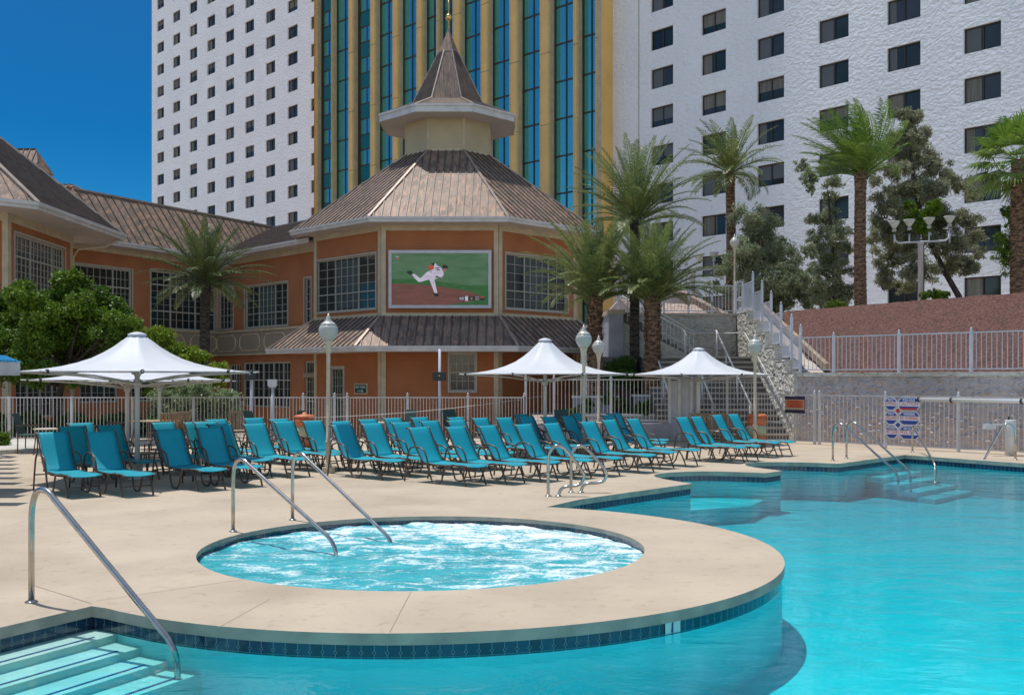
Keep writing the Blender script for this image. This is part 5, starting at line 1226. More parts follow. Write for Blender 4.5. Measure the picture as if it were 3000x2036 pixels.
r = root('string_line', tuple(P(905,1223,26)), world=True); tag(r, 'thin sagging cable crossing in front of the fence', 'cable'); a_, c_ = P(905,1223,26), P(1590,1160,25); b = MB(); b.tube([a_*(1-t)+c_*t-Z*(.10*4*t*(1-t)) for t in [i/16 for i in range(17)]], .006, 5); b.build('cable', M_white, r)
# bins
def bin_(p, lab, top=True):
    r = root('litter_bin', p); tag(r, lab, 'bin', 'orange litter bins'); b = MB(); b.lathe([(.235,.02),(.245,.30)], n=24); b.lathe([(.245,.56),(.25,.78)], n=24); b.build('shell', M_bin, r); b = MB(); b.lathe([(.246,.301),(.248,.559)], n=24); b.build('green_band', M_green, r); b = MB(); b.lathe([(.27,.781),(.27,.81),(.22,.85),(.06,.87),(.05,.92),(.0,.925)], n=24); b.build('lid', M_bin, r); b = MB(); b.lathe([(.2,0),(.2,.019)], n=20); b.build('foot', M_dark, r)
bin_(fx(2217,26.9), 'orange and sage striped round bin at the foot of the stairs'); bin_(fx(892,26.3), 'orange lidded bin standing behind the back row loungers left of centre')
# kiosk at the left edge
r = root('blue_roof_kiosk', (-10.6,14.5,0), world=True); tag(r, 'corner of a kiosk with a blue corrugated roof at the left edge', 'kiosk')
cx, cy, ex, hz_ = -10.62, 14.5, 2.5, 2.06; cs = [Vector((cx+ex,cy-ex,hz_)),Vector((cx+ex,cy+ex,hz_)),Vector((cx-ex,cy+ex,hz_)),Vector((cx-ex,cy-ex,hz_))]; ap = Vector((cx,cy,hz_+.95)); b = MB(); rb = MB()
for i in range(4): roof_facet(b, rb, cs[i], cs[(i+1)%4], ap, ap, .12, .03, .05)
o = b.build('roof', M_blue, r); rb.build('corrugation', M_blue, o)
b = MB(); b.box(cx-ex+.03,cx+ex-.03,cy-ex+.03,cy-ex+.08,hz_-.22,hz_-.005); b.box(cx+ex-.08,cx+ex-.03,cy-ex+.081,cy+ex-.03,hz_-.22,hz_-.005); b.build('fascia', M_fascia, r)
b = MB(); b.beam((cx+1.0,cy-2.2,1.2),(cx+2.2,cy-2.2,1.86),.1,.16); b.beam((cx+1.0,cy-2.2,0),(cx+1.0,cy-2.2,2.0),.14,.14,(1,0,0)); b.build('timber_post', M_hillc, r)
# planter bed at the left
b = MB(); b.prism([(-15.5,23.6),(-12.2,24.0),(-11.2,24.9),(-11.2,28.5),(-15.5,28.5)], 0.0, .10); tag(b.build('planter_kerb', M_stone), 'low stone planting bed kerb at the left edge beside the fence', 'planter')

# slatted pergola of the kiosk, just left of the view: its shade stripes the deck
r = root('slatted_pergola', (-13,18,0), world=True); tag(r, 'white slatted pergola left of the blue roofed kiosk, striping the deck with shade', 'pergola')
b = MB(); y = 15.4
while y < 24.5: b.box(-15.5, -.5*y-.42, y, y+.38, 5.3, 5.34); y += .95
b.build('slats', M_white, r, fixn=False)
b = MB()
for (x0,y0,x1,y1) in ((-15.2,15.3,-15.2,24.6),(-12.6,15.3,-12.6,24.6)): b.beam((x0,y0,5.22),(x1,y1,5.22),.1,.14)
b.build('beams', M_white, r, fixn=False)
for (x,y) in ((-15.2,15.5),(-15.2,24.4),(-12.6,15.5),(-12.6,24.4)): b = MB(); b.box(x-.06,x+.06,y-.06,y+.06,0,5.15); b.build('post', M_white, r)
# ------------------------------------------------------------ sun loungers
def lounger_proto():
    r = root('sun_lounger', (0,0,0)); W_ = .52
    def sl(path, y0, y1, name, m, sag=.012, th=.007, roll=False):
        """sling cloth: path of (x, z), spanning y0..y1"""
        v = []; f = []; nY = 6; k = len(path)
        for off in (0, -th):
            for (x, z) in path:
                for j in range(nY+1):
                    t = j/nY; v.append((x+ (off if False else 0), y0+(y1-y0)*t, z+off-sag*math.sin(math.pi*t)))
        for i in range(k-1):
            for j in range(nY):
                a = i*(nY+1)+j; b_ = a+1; c = a+nY+2; d_ = a+nY+1; o = k*(nY+1)
                f += [(a,d_,c,b_), (a+o,b_+o,c+o,d_+o)]
        o = k*(nY+1)
        for i in range(k-1):
            a = i*(nY+1); f.append((a,a+o,a+nY+1+o,a+nY+1)); a += nY; f.append((a,a+nY+1,a+nY+1+o,a+o))
        for j in range(nY): f.append((j,j+1,j+1+o,j+o)); a = (k-1)*(nY+1)+j; f.append((a,a+o,a+1+o,a+1))
        me = bpy.data.meshes.new(name); me.from_pydata(v, [], f); me.polygons.foreach_set('use_smooth', [True]*len(f)); me.materials.append(m)
        q = bpy.data.objects.new(name, me); C.objects.link(q); q.parent = r; ALL.append(q); return q
    # backrest: from hinge (.45,.35) up to (.08,.93), gently curved and rolled at the top
    bp = [(.47,.345),(.43,.38),(.36,.47),(.28,.59),(.21,.71),(.15,.82),(.105,.895),(.075,.925),(.045,.93),(.03,.915)]
    sl(bp, .035, W_-.035, 'backrest_sling', M_sling, sag=.0)
    sp = [(.45,.352),(.60,.345),(.80,.335),(1.0,.335),(1.2,.345),(1.4,.352),(1.52,.345),(1.57,.33)]
    sl(sp, .035, W_-.035, 'seat_sling', M_sling, sag=.016)
    for s, y in ((0,.018),(1,W_-.018)):
        b = MB(); b.tube([(x,y,z) for x, z in bp], .014, 6); b.build('backrest_tube', M_bronze, r, fixn=False)
        b = MB(); b.tube([(.40,y,.35)]+[(x,y,z-.012) for x, z in sp[1:]], .015, 6); b.build('side_rail', M_bronze, r, fixn=False)
        ya = y+(-.035 if s == 0 else .035)
        b = MB(); b.tube([(.02,ya,0),(.06,ya,.25),(.12,ya,.50),(.17,ya,.585),(.28,ya,.615),(.42,ya,.60),(.52,ya,.555),(.57,ya,.47),(.62,ya,.33),(.68,ya,.12),(.72,ya,.04),(.80,ya,.012),(.90,ya,.02),(.96,ya,.09),(1.0,ya,.2),(1.06,ya,.32)], .015, 6); b.build('armrest_leg', M_bronze, r, fixn=False)
        b = MB(); b.tube([(1.12,y,.33),(1.22,y,.345),(1.33,y,.32),(1.40,y,.22),(1.45,y,.10),(1.49,y,0)], .015, 6); b.build('leg', M_bronze, r, fixn=False)
    b = MB(); b.tube([(.06,-.018,.26),(.06,W_+.018,.26)], .011, 6); b.build('rear_brace', M_bronze, r, fixn=False)
    b = MB(); b.tube([(1.43,.018,.15),(1.43,W_-.018,.15)], .011, 6); b.build('front_brace', M_bronze, r, fixn=False)
    b = MB(); b.tube([(.70,.018,.30),(.70,W_/2,.25),(.70,W_-.018,.30)], .011, 6); b.build('centre_brace', M_bronze, r, fixn=False)
    return r
proto = lounger_proto(); KIDS = [o for o in ALL if o.parent == proto]; used = [False]
def lounger(px, py, hd, label, zt=.925):
    Y = (1.8-zt)*3000/(py-1107); T = Vector(((px-1500)/3000*Y, Y)); h = R(hd); loc = (T.x-.08*math.cos(h), T.y-.08*math.sin(h), 0)
    if not used[0]: o = proto; used[0] = True; o.location = loc; o.rotation_euler = (0,0,h)
    else:
        o = proto.copy(); C.objects.link(o); o.location = loc; o.rotation_euler = (0,0,h)
        for k in KIDS: c = k.copy(); C.objects.link(c); c.parent = o
    tag(o, label, 'sun lounger', 'turquoise sling sun loungers')
ordn = ['first','second','third','fourth','fifth','sixth','seventh','eighth','ninth','tenth','eleventh','twelfth']
for i, (x, y, h) in enumerate([(1194,1254,-42),(1304,1252,-40),(1400,1249,-38),(1506,1245,-41),(1590,1242,-39),(1698,1237,-42),(1762,1232,-40),(1834,1229,-38)]):
    lounger(x, y, h, f'{ordn[i]} turquoise lounger from the left in the front row behind the curved ladder rails')
for i, (x, y, h) in enumerate([(606,1244,-44),(710,1243,-42),(800,1236,-40),(884,1234,-43),(968,1246,-41),(1057,1242,-44),(1145,1239,-42),(1231,1235,-40),(1309,1233,-43),(1382,1226,-41),(1451,1225,-44),(1518,1222,-42)]):
    lounger(x, y, h, f'{ordn[i]} lounger from the left in the long sunlit middle row')
for i, (x, y, h) in enumerate([(600,1230,-44),(712,1226,-42),(787,1229,-40),(967,1236,-43),(1049,1230,-41),(1122,1226,-44),(1203,1224,-42),(1311,1224,-40)]):
    lounger(x, y, h, f'{ordn[i]} lounger from the left in the half hidden back row by the fence')
for i, (x, y, h) in enumerate([(1504,1215,-44),(1586,1222,-42),(1642,1220,-40),(1672,1212,-43),(1763,1217,-41),(1780,1212,-44)]):
    lounger(x, y, h, f'{ordn[i]} lounger from the left behind the middle umbrella and the lamp post pair')
for i, (x, y, h) in enumerate([(105,1268,-48),(247,1267,-46),(452,1260,-44),(572,1255,-47)]):
    lounger(x, y, h, f'{ordn[i]} lounger from the left in the shaded row under the nearest left umbrella')
for i, (x, y, h) in enumerate([(167,1251,-47),(196,1241,-45),(280,1247,-43),(439,1239,-46),(536,1238,-44),(566,1238,-47)]):
    lounger(x, y, h, f'{ordn[i]} lounger from the left in the second row under the left umbrellas')
for i, (x, y, h) in enumerate([(1978,1224,-42),(2021,1222,-40),(2084,1217,-38),(2131,1215,-41)]):
    lounger(x, y, h, f'{ordn[i]} lounger of the four at right below the stairs and right umbrella')

# ------------------------------------------------------------ tables and chairs
def side_table(p, lab, w_=.5, h=.42, rnd=False, rz=-.6, m=None):
    r = root('side_table' if not rnd else 'round_table', p, rz); tag(r, lab, 'table', 'small outdoor tables')
    b = MB()
    if rnd: b.lathe([(.0,h-.025),(w_/2,h-.025),(w_/2,h),(.0,h)], n=28)
    else: b.box(-w_/2,w_/2,-w_/2,w_/2,h-.022,h)
    b.build('table_top', m or M_trim, r, bevel=.006)
    for a, c in ((1,1),(1,-1),(-1,1),(-1,-1)):
        b = MB(); k = w_*.44*(.72 if rnd else 1); b.tube([(a*k*.85,c*k*.85,h-.03),(a*k*1.1,c*k*1.1,0)], .014, 6); b.build('leg', M_bronze, r, fixn=False)
M_top = mat('pale_table_top', (.55,.50,.42), .4)
side_table(G(421,1392), 'low bronze legged side table between the shaded loungers by the umbrella pole', .52, .42, m=M_bronze)
side_table(fx(430,22), 'low side table behind the nearest umbrella pole', .5, .42, m=M_top)
side_table(fx(139,24), 'round topped dining table at far left by the planting bed', .62, .62, True, m=M_top)
side_table(fx(1113,26.5), 'white topped small table in the back row by the fence', .45, .66, m=M_top)
side_table(fx(1515,25.8), 'white topped small table left of the middle umbrella pole', .45, .62, m=M_top)
side_table(fx(1568,25.9), 'white topped small table right of the middle umbrella pole', .42, .62, m=M_top)
side_table(fx(2090,26.4), 'small table between the two pairs of loungers at right', .42, .45, m=M_top)
side_table(fx(1738,26.5), 'small table in front of the planter wall between the lamp posts', .45, .66, m=M_top)
side_table(fx(455,26), 'dining table near the variegated shrub', .9, .72, m=M_wood)
def armchair(p, rz, lab, m=M_wood, sl=None, cat='chair', grp='outdoor dining chairs'):
    r = root('garden_chair', p, rz); tag(r, lab, cat, grp); s = sl or m
    b = MB(); b.box(-.24,.24,-.24,.24,.42,.45); b.build('seat', s, r, bevel=.01)
    b = MB()
    if sl: b.ext([(-.24,-.22,.46),(-.24,.22,.46),(-.36,.22,.95),(-.36,-.22,.95)], (.01,0,0))
    else:
        for i in range(5): y = -.2+i*.1; b.beam((-.24,y,.45),(-.34,y,.93),.07,.02,(1,0,0))
        b.beam((-.33,-.24,.9),(-.33,.24,.9),.03,.06)
    b.build('backrest', s, r)
    for a, c in ((1,1),(1,-1),(-1,1),(-1,-1)):
        b = MB(); b.tube([(a*.23,c*.25,0),(a*.22,c*.25,.44)] + ([(a*.22,c*.25,.66)] if a > 0 else [(-.28,c*.25,.66)]), .016, 6); b.build('leg', m if not sl else M_bronze, r, fixn=False)
    for c in (1,-1): b = MB(); b.beam((-.28,c*.25,.665),(.24,c*.25,.665),.045,.02); b.build('armrest', m if not sl else M_bronze, r)
M_dsl = mat('dark_green_sling', (.02,.06,.055), .7)
for (x, Y, rz, lab, s) in ((92,24.6,0.1,'dark sling chair at the far left facing right, beside the round table',M_dsl),(476,25.6,2.4,'tan slatted chair behind the umbrella poles at left',None),(512,26.3,-2.2,'tan slatted chair beside the variegated shrub',None),(556,26.5,1.2,'tan slatted chair left of the sunlit rows',None),(700,26.6,-1.2,'tan slatted chair behind the second lounger of the middle row',None),(760,26.8,.8,'dark sling chair behind the middle row near the lamp post',M_dsl),(845,26.8,2.9,'dark sling chair beside the orange lidded bin',M_dsl),(1175,27.2,-2.4,'dark sling chair near the fence behind the back row',M_dsl),(1340,27.2,-.8,'dark sling chair by the fence right of the loudspeaker pole',M_dsl),(1665,27.3,-1.0,'dark sling chair in front of the planter wall',M_dsl),(350,26.0,.4,'dark sling chair behind the left umbrella poles',M_dsl)):
    armchair(fx(x, Y), rz, lab, sl=s)
r = root('slatted_bench', fx(2090,28.2), 0); tag(r, 'tan slatted wooden bench behind the four loungers at right', 'bench'); b = MB()
for i in range(9): b.box(-.62+i*.15,-.50+i*.15,.02,.05,.35,.78)
b.box(-.66,.7,.0,.07,.78,.83); b.build('backrest', M_wood, r); b = MB(); b.box(-.66,.7,-.42,-.0,.36,.41); b.build('seat', M_wood, r)
for x in (-.62,.66):
    b = MB(); b.box(x-.04,x+.04,-.4,-.34,0,.36); b.build('leg', M_wood, r); b = MB(); b.box(x-.04,x+.04,-.02,.0,0,.6); b.build('leg', M_wood, r)

# ------------------------------------------------------------ palms
def unit(a): return a/np.maximum(np.linalg.norm(a, axis=-1, keepdims=True), 1e-9)
def frond(base, az, el, L, droop, wind, rg, nl=46, ll=.5, wd=.034, side=1.0):
    n = 26; s = np.linspace(0, 1, n); e = el - droop*s**1.6; dirv = np.stack([np.cos(e)*math.cos(az), np.cos(e)*math.sin(az), np.sin(e)], 1) + wind[None,:]*(s[:,None]**1.2)
    dirv = unit(dirv); pts = base + np.concatenate([[np.zeros(3)], np.cumsum(dirv[:-1]*L/(n-1), 0)])
    Q = []; sv = np.linspace(.14, .995, nl); ix = sv*(n-1); i0 = np.minimum(ix.astype(int), n-2); fr = (ix-i0)[:,None]
    p = pts[i0]*(1-fr)+pts[i0+1]*fr; t = unit(dirv[i0]*(1-fr)+dirv[i0+1]*fr)
    up = np.array([0,0,1.]); sd = unit(np.cross(t, up[None,:]) + 1e-6); nu = np.cross(sd, t)
    ln = ll*np.sin(np.pi*(.10+.86*sv))**.7*(1-.35*sv)
    for sg in (1,-1):
        jit = rg.normal(0, .13, (nl,3)); d_ = unit(t*(.55+.5*sv[:,None]) + sd*sg*side + nu*(.35-.15*sv[:,None]) + jit)
        tip = p + d_*ln[:,None]; tip[:,2] -= ln*.28*rg.uniform(.4,1.5,nl); tip += wind[None,:]*ln[:,None]*.5
        mid = p + d_*ln[:,None]*.55; wv = unit(np.cross(d_, nu))*wd/2
        Q.append(np.stack([p, mid+wv, tip, mid-wv], 1))
    # rachis as two thin crossed ribbons
    w2 = np.linspace(.035,.008,n)[:,None]; sdr = unit(np.cross(dirv, up[None,:])+1e-6); nr = np.cross(sdr, dirv)
    for v_ in (sdr, nr): Q.append(np.stack([pts[:-1]-v_[:-1]*w2[:-1], pts[1:]-v_[1:]*w2[1:], pts[1:]+v_[1:]*w2[1:], pts[:-1]+v_[:-1]*w2[:-1]], 1))
    return np.concatenate(Q)
def trunkmesh(p0, p1, r0, r1, m, parent, seed, bulge=0, scal=.04, z0=0):
    rg = random.Random(seed); b = MB(); H = (p1-p0).length; n = max(10, int(H/.055)); m_ = 16; base = 0; v = []; f = []
    lean = Vector((rg.uniform(-.06,.06), 0, 0))
    for i in range(n+1):
        t = i/n; c = p0.lerp(p1, t) + lean*math.sin(t*math.pi)*H*.15; r_ = r0+(r1-r0)*t + bulge*max(0,(t-.86)/.14)*(1 if t < .97 else .8)
        for j in range(m_):
            a = 2*math.pi*j/m_; k = ((i + (j % 2)*2) % 4)/3; rr_ = r_*(1 + scal*6*(k-.5)*(.6+.4*rg.random())); v.append((c.x+rr_*math.cos(a), c.y+rr_*math.sin(a), c.z))
    for i in range(n):
        for j in range(m_): k = (j+1)%m_; f.append((i*m_+j, i*m_+k, (i+1)*m_+k, (i+1)*m_+j))
    b.v = v; b.f = f; b.sm = [False]*len(f); return b.build('trunk', m, parent, fixn=False)
def palm(px, pyc, Y, z0, rt, L, nf, lab, wind=(0,0,0), seed=1, emin=-25, emax=88, mleaf=None, mb=None, boots=False, ll=.5, droop=(.7,1.5), stalk=True, nm='date_palm', rtop=None, bulge=.05, nl=46, wd=.036):
    rg = np.random.default_rng(seed); top = P(px, pyc, Y); r = root(nm, (top.x, Y, z0), world=True); tag(r, lab, 'palm tree')
    trunkmesh(Vector((top.x, Y, z0)), top, rt*1.15, rtop or rt, mb or M_bark, r, seed, bulge)
    Q = []
    for i in range(nf):
        t = (i+.5)/nf; az = i*2.399963 + rg.uniform(-.2,.2); el = R(emax + (emin-emax)*t**.85) + rg.uniform(-.1,.1)
        dr = droop[0] + (droop[1]-droop[0])*t + rg.uniform(-.15,.15); l_ = L*rg.uniform(.85,1.05)*(.8+.2*math.sin(math.pi*min(1,t*1.3)))
        base = np.array(top) + np.array([math.cos(az), math.sin(az), 0])*rt*.5 + np.array([0,0,.12-.35*t])
        Q.append(frond(base, az, el, l_, dr, np.array(wind), rg, nl, ll, wd))
    o = quads('crown', np.concatenate(Q), mleaf or M_palm, r)
    if boots:           # cut leaf bases sticking up around the upper trunk
        B = []
        for i in range(260):
            z = top.z - rg.uniform(-.05, 2.3); a = rg.uniform(0, 2*math.pi); c = np.array([top.x+math.cos(a)*rt*.95, Y+math.sin(a)*rt*.95, z]); d_ = np.array([math.cos(a)*.45, math.sin(a)*.45, 1.0]); d_ /= np.linalg.norm(d_); s = np.array([-math.sin(a), math.cos(a), 0])*.035; l_ = rg.uniform(.14,.28); B.append([c-s*1.3, c+d_*l_-s*.6, c+d_*l_+s*.6, c+s*1.3])
        quads('leaf_bases', np.array(B), mb or M_bark, r)
    if stalk:
        B = []
        for i in range(46):
            az = rg.uniform(0, 2*math.pi); p = np.array(top)+np.array([0,0,.15]); d_ = np.array([math.cos(az)*.8, math.sin(az)*.8, 1.0]); l_ = rg.uniform(.5,.95); q = p+unit(d_)*l_
            for j in range(9): e_ = q+rg.normal(0,.09,3)+np.array([0,0,-rg.uniform(.1,.35)]); B.append([q, q+np.array([.012,0,0]), e_+np.array([.012,0,0]), e_])
        quads('flower_stalks', np.array(B), M_palmy, r)
    return r
palm(602, 820, 47, -1.6, .21, 3.4, 62, 'date palm at left rising between the leafy tree and the orange wings', seed=3, emin=-12, emax=86, droop=(.3,.95), mb=M_bark2, ll=.55, nl=60, mleaf=M_palmd)
palm(1742, 868, 34, -.03, .235, 3.15, 64, 'shaggy palm with a thick brown trunk nearest to the right side of the orange building', seed=5, emin=22, emax=88, droop=(.35,1.45), wind=(-.1,0,.05), boots=True, ll=.46, rtop=.22, nl=70, wd=.024)
palm(1862, 640, 35, -.03, .15, 3.1, 50, 'tall slim palm with a dark trunk between the two shaggy palms', seed=8, emin=12, emax=88, droop=(.3,1.25), wind=(-.08,0,.1), mb=M_bark2, ll=.5, nl=68, wd=.024)
palm(1912, 868, 33, -.03, .225, 2.95, 64, 'shaggy palm with a swollen brown trunk right of the dark slim palm', seed=12, emin=24, emax=88, droop=(.35,1.4), wind=(.08,0,.05), boots=True, ll=.46, bulge=.05, mleaf=M_palm, nl=70, wd=.024)
palm(2138, 500, 50, 4.06, .21, 3.0, 40, 'slim palm on the terrace behind the lamp post with a slightly bent trunk', seed=15, emin=-8, emax=85, droop=(.4,1.5), wind=(-.25,0,.1), ll=.6)
palm(2522, 500, 40, 4.06, .205, 3.0, 44, 'tall palm on the gravel crest with windswept fresh green fronds', seed=18, emin=18, emax=85, droop=(.1,1.0), wind=(-.95,0,.25), mleaf=M_palm2, ll=.6)
# fan palm at the far right
def fanpalm(px, pyc, Y, z0, lab, seed):
    rg = np.random.default_rng(seed); top = P(px, pyc, Y); r = root('fan_palm', (top.x,Y,z0), world=True); tag(r, lab, 'palm tree')
    trunkmesh(Vector((top.x,Y,z0)), top, .30, .24, M_bark, r, seed, .02); Q = []
    for i in range(46):
        t = (i+.5)/46; az = i*2.399963; el = R(78-115*t**.9); d_ = np.array([math.cos(el)*math.cos(az), math.cos(el)*math.sin(az), math.sin(el)]); L = 1.05; p = np.array(top)+d_*.1; c = p + d_*L; c[2] -= .15*t
        Q.append([[p+np.array([0,0,.02]), c+np.array([0,0,.012]), c-np.array([0,0,.012]), p-np.array([0,0,.02])]])
        sd = np.cross(d_, [0,0,1.]); sd /= max(np.linalg.norm(sd), 1e-6); nn_ = np.cross(sd, d_)
        for a in np.linspace(-1.9, 1.9, 30):
            e_ = d_*math.cos(a)+sd*math.sin(a)+nn_*.12; e_ /= np.linalg.norm(e_); l_ = .95*(.75+.25*math.cos(a))*rg.uniform(.9,1.1); m_ = c+e_*l_*.6; w_ = np.cross(e_, nn_)*.032; tip = m_+e_*l_*.4+np.array([0,0,-.28*rg.uniform(.5,1.3)])
            Q.append([[c, m_+w_, tip, m_-w_]])
    quads('crown', np.array([q[0] for q in Q]), M_palm2, r)
fanpalm(2985, 470, 38, 4.2, 'fan palm with drooping fingered leaves at the right edge', 4)

# ------------------------------------------------------------ broadleaf trees
NSUB = 18
def leaves(cl, n, size, aspect, rg, droop=0.0, shell=.55, squash=.85):
    """cl: list of (x,y,z,r); leaves spread through lumpy clumps"""
    sc = []
    for (x, y, z, r_) in cl:                    # every clump is a cluster of small leafy sprays with gaps between
        for _ in range(NSUB):
            v_ = rg.normal(0,1,3); v_ /= np.linalg.norm(v_); k_ = rg.uniform(.1,1.15)**.7; sc.append((x+v_[0]*r_*k_, y+v_[1]*r_*k_, z+v_[2]*r_*k_*squash, r_*rg.uniform(.26,.58)))
    cl = np.array(sc); wgt = cl[:,3]**2; idx = rg.choice(len(cl), n, p=wgt/wgt.sum()); c = cl[idx]
    d_ = unit(rg.normal(0,1,(n,3))); rad = c[:,3]*((shell+(1-shell)*rg.random(n)) if shell > .01 else rg.random(n)**.5)*rg.uniform(.72,1.1,n)
    f1 = np.sin(d_[:,0]*7+c[:,0]*3)+np.sin(d_[:,1]*8+c[:,1]*5)+np.sin(d_[:,2]*9+c[:,2]*2); rad *= 1+.11*f1
    p = c[:,:3]+d_*rad[:,None]*np.array([1,1,squash]); a = unit(d_*.5+rg.normal(0,1,(n,3))*.8+np.array([0,0,-droop])); b_ = unit(np.cross(a, rg.normal(0,1,(n,3)))); s = size*rg.uniform(.6,1.3,n)[:,None]
    return np.stack([p-a*s/2, p+b_*s*aspect/2, p+a*s/2, p-b_*s*aspect/2], 1)
def tree(name, lab, trunk, cl, n, size, aspect, m, seed, droop=0, cat='tree', mb=None, tr=.12, shell=.55, limbs=True):
    rg = np.random.default_rng(seed); base = Vector(trunk[0]); r = root(name, tuple(base), world=True); tag(r, lab, cat)
    b = MB(); k = len(trunk); b.tube([Vector(t) for t in trunk], [tr*(1-.5*i/(k-1)) for i in range(k)], 9)
    if limbs:
        t1 = Vector(trunk[-1]); rr_ = random.Random(seed)
        for c in cl:
            q = Vector(c[:3]); s = Vector(trunk[rr_.randrange(max(1,k//2), k)]); mid = s.lerp(q,.5)+Vector((rr_.uniform(-.2,.2),rr_.uniform(-.2,.2),-.1*(q-s).length)); b.tube([s, mid, q], [tr*.42, tr*.28, tr*.1], 6)
    b.build('trunk', mb or M_bark3, r, fixn=False); quads('crown', leaves(cl, n, size, aspect, rg, droop, shell), m, r); return r
def pc(lst, Y, seed, dy=1.0):
    rg = random.Random(seed); o = []
    for (px, py, rp) in lst:
        y = Y+rg.uniform(-dy,dy); p = P(px,py,y); o.append((p.x,p.y,p.z,rp/3000*y))
    return o
big = [(-60,900,90),(20,950,80),(60,880,55),(110,905,60),(160,860,55),(205,850,50),(170,930,80),(245,905,55),(290,890,50),(335,905,48),(250,960,75),(330,955,60),(375,960,35),(100,990,85),(20,1040,70),(180,1020,80),(270,1030,75),(350,1010,48),(60,1090,55),(-40,1020,80),(240,1090,45),(130,1090,50)]
tree('broadleaf_tree', 'large dense bright green tree at left behind the white umbrellas', [P(175,0,33).xy.to_3d()-Z*1.6, P(170,1190,33), P(180,1130,33), P(200,1080,33)], pc(big, 33, 2, 1.2), 80000, .115, .62, M_lbright, 31, tr=.15)
mid = [(440,1000,32),(400,1030,40),(480,1015,42),(450,1060,45),(540,1040,38),(520,1080,40),(590,1065,34),(635,1090,26),(575,1110,34),(470,1110,38),(640,1118,18),(510,1120,30)]
tree('yellow_green_tree', 'smaller yellow green tree to the right of the large one with a slim trunk', [P(508,0,35).xy.to_3d()-Z*1.6, P(506,1200,35), P(500,1140,35), P(500,1090,35)], pc([(a,b,c*1.3) for a,b,c in mid], 35, 4, .7), 42000, .10, .6, M_lyel, 33, tr=.07)
var_ = [(480,1165,42),(535,1150,40),(590,1150,40),(640,1155,38),(680,1170,32),(455,1200,30),(520,1200,45),(590,1200,48),(655,1205,40),(700,1215,20),(560,1230,40)]
tree('variegated_shrub', 'rounded pale variegated shrub behind the fence near the far umbrella', [P(580,0,32).xy.to_3d()-Z*1.6, P(580,1230,32), P(580,1190,32)], pc(var_, 32, 6, .6), 17000, .10, .4, M_lvar, 35, cat='shrub', tr=.05)
T1 = [(2200,640,48),(2240,690,60),(2180,740,55),(2280,760,60),(2225,810,65),(2290,830,55),(2150,800,30),(2320,790,40),(2260,880,50),(2190,870,45),(2130,850,26),(2335,860,35),(2110,800,22),(2090,840,24)]
tree('grey_green_tree', 'grey green loose tree just right of the terrace lamp post', [P(2215,1000,48), P(2218,900,48), P(2235,800,48), P(2230,700,48)], pc(T1, 48, 8, 1.3), 44000, .15, .32, M_lgrey, 41, .35, tr=.13, shell=.0, limbs=False)
T2 = [(2350,485,20),(2365,520,25),(2375,555,20),(2415,490,26),(2445,535,28),(2430,580,24),(2425,640,36),(2455,690,40),(2400,700,36),(2430,760,45),(2470,790,35),(2395,800,34),(2440,850,42),(2380,640,20),(2480,730,24),(2370,740,26),(2400,850,45),(2350,820,38),(2475,860,42),(2360,880,40)]
tree('grey_green_tree', 'narrow grey green tree between two palms with a bare gap near its top', [P(2445,1000,47), P(2442,860,47), P(2440,720,47), P(2425,560,47)], pc(T2, 47, 9, .9), 30000, .15, .32, M_lgrey, 43, .35, tr=.08, shell=.0, limbs=False)
T3 = [(2640,335,24),(2672,350,32),(2655,400,40),(2700,400,30),(2620,440,44),(2690,470,55),(2740,490,40),(2600,510,50),(2660,550,60),(2730,560,50),(2600,600,48),(2780,520,30),(2820,540,34),(2850,580,30),(2670,630,60),(2750,640,55),(2830,640,44),(2595,680,45),(2660,710,55),(2780,720,58),(2850,700,30),(2600,760,45),(2690,790,50),(2590,820,34),(2650,840,34),(2770,790,46),(2840,780,34),(2560,690,26),(2870,740,22)]
tree('olive_tree', 'tallest grey olive tree behind the floodlight pole with a leaning trunk', [P(2815,930,46), P(2810,870,46), P(2770,800,46), P(2720,700,46), P(2680,560,46), P(2665,420,46)], pc(T3, 46, 10, 1.6), 85000, .15, .30, M_lolive, 45, .4, tr=.15, shell=.0, limbs=False)
T4 = [(2975,640,40),(3010,600,45),(2960,700,45),(3010,720,60),(2940,740,32),(2980,780,40),(3040,680,60),(2930,700,18),(2950,620,20)]
tree('feathery_green_tree', 'bright feathery green tree at the right edge below the fan palm', [P(2998,930,39), P(2996,820,39), P(2985,720,39)], pc(T4, 39, 12, .8), 15000, .11, .35, M_lbright, 47, .2, tr=.10, shell=.2)
tree('small_fan_shrub', 'fresh green shrub showing in the middle of the tall olive tree', [P(2705,930,44), P(2705,700,44), P(2705,640,44)], pc([(2680,640,28),(2720,620,26),(2745,600,18),(2700,670,26),(2665,600,16)], 44, 3, .3), 3800, .25, .22, M_lbright, 49, .1, tr=.05, cat='shrub')
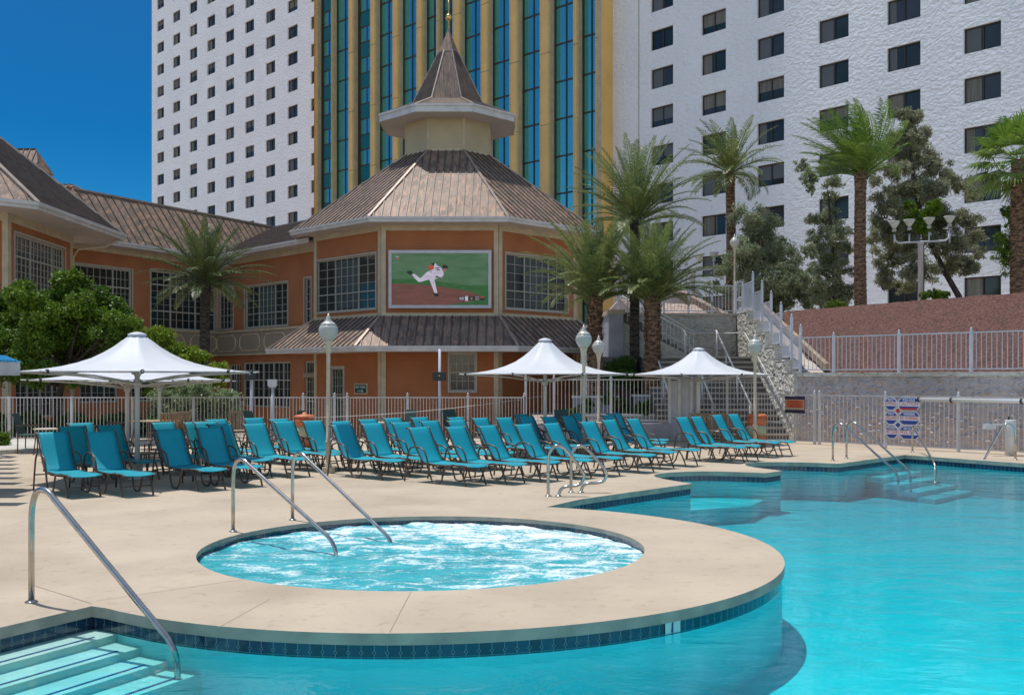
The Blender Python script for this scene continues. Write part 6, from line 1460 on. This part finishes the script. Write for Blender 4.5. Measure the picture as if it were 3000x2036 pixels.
tree('low_hedge', 'small clipped green hedge on the crest beside the floodlight pole', [P(2740,925,42.5), P(2740,880,42.5)], pc([(2712,866,15),(2730,862,16),(2750,862,16),(2770,866,14),(2740,876,14)], 42.5, 3, .3), 4200, .08, .6, M_lbright, 51, cat='hedge', tr=.03, limbs=False)
tree('low_hedge', 'low green bush on the crest left of the windswept palm', [P(2452,925,42), P(2452,905,42)], pc([(2432,895,12),(2450,890,15),(2470,895,12)], 42, 5, .3), 2400, .08, .6, M_lbright, 53, cat='hedge', tr=.03, limbs=False)
tree('clipped_bush', 'round green bush at the foot of the dark slim palm', [P(1815,1180,34), P(1815,1090,34)], pc([(1812,1066,30),(1840,1072,24),(1795,1085,22),(1815,1110,34),(1850,1110,26)], 34, 6, .3), 7000, .08, .6, M_ldark, 55, cat='shrub', tr=.05)
tree('low_shrubs', 'dark green shrubs behind the tall picket fence under the palms', [P(1690,1260,32), P(1700,1220,32)], pc([(1680,1215,26),(1720,1190,22),(1830,1190,30),(1880,1200,26),(1790,1170,24),(1650,1230,18)], 32, 7, .4), 7000, .09, .5, M_ldark, 57, cat='shrub', tr=.04)
tree('strappy_plant', 'spiky green plant in the bed at the left edge', [G(8,1312), P(8,1290,26)], pc([(5,1285,22),(16,1300,14),(-15,1290,25)], 26, 7, .2), 1500, .22, .12, M_lbright, 59, cat='plant', tr=.02, limbs=False)

tree('dark_hedge', 'dark leafy hedge just behind the fence at far left, under the large tree', [P(150,1300,32)-Z*1.2, P(150,1240,32)], pc([(-60+i*44, 1240+(i%3)*9, 34) for i in range(13)], 32, 8, .4), 26000, .11, .55, M_ldark, 61, cat='hedge', tr=.04, limbs=False)

# a towel left over a back-row lounger and a few bottles and bags on the tables
r = root('folded_towel', tuple(P(612,1243,20.6)), world=True); tag(r, 'small striped towel folded over a lounger back in the back row at left', 'towel'); p = P(612,1240,20.6); b = MB(); b.box(p.x-.10,p.x+.16,p.y-.06,p.y+.02,p.z-.10,p.z+.012); b.build('towel', M_umbp, r, bevel=.01)
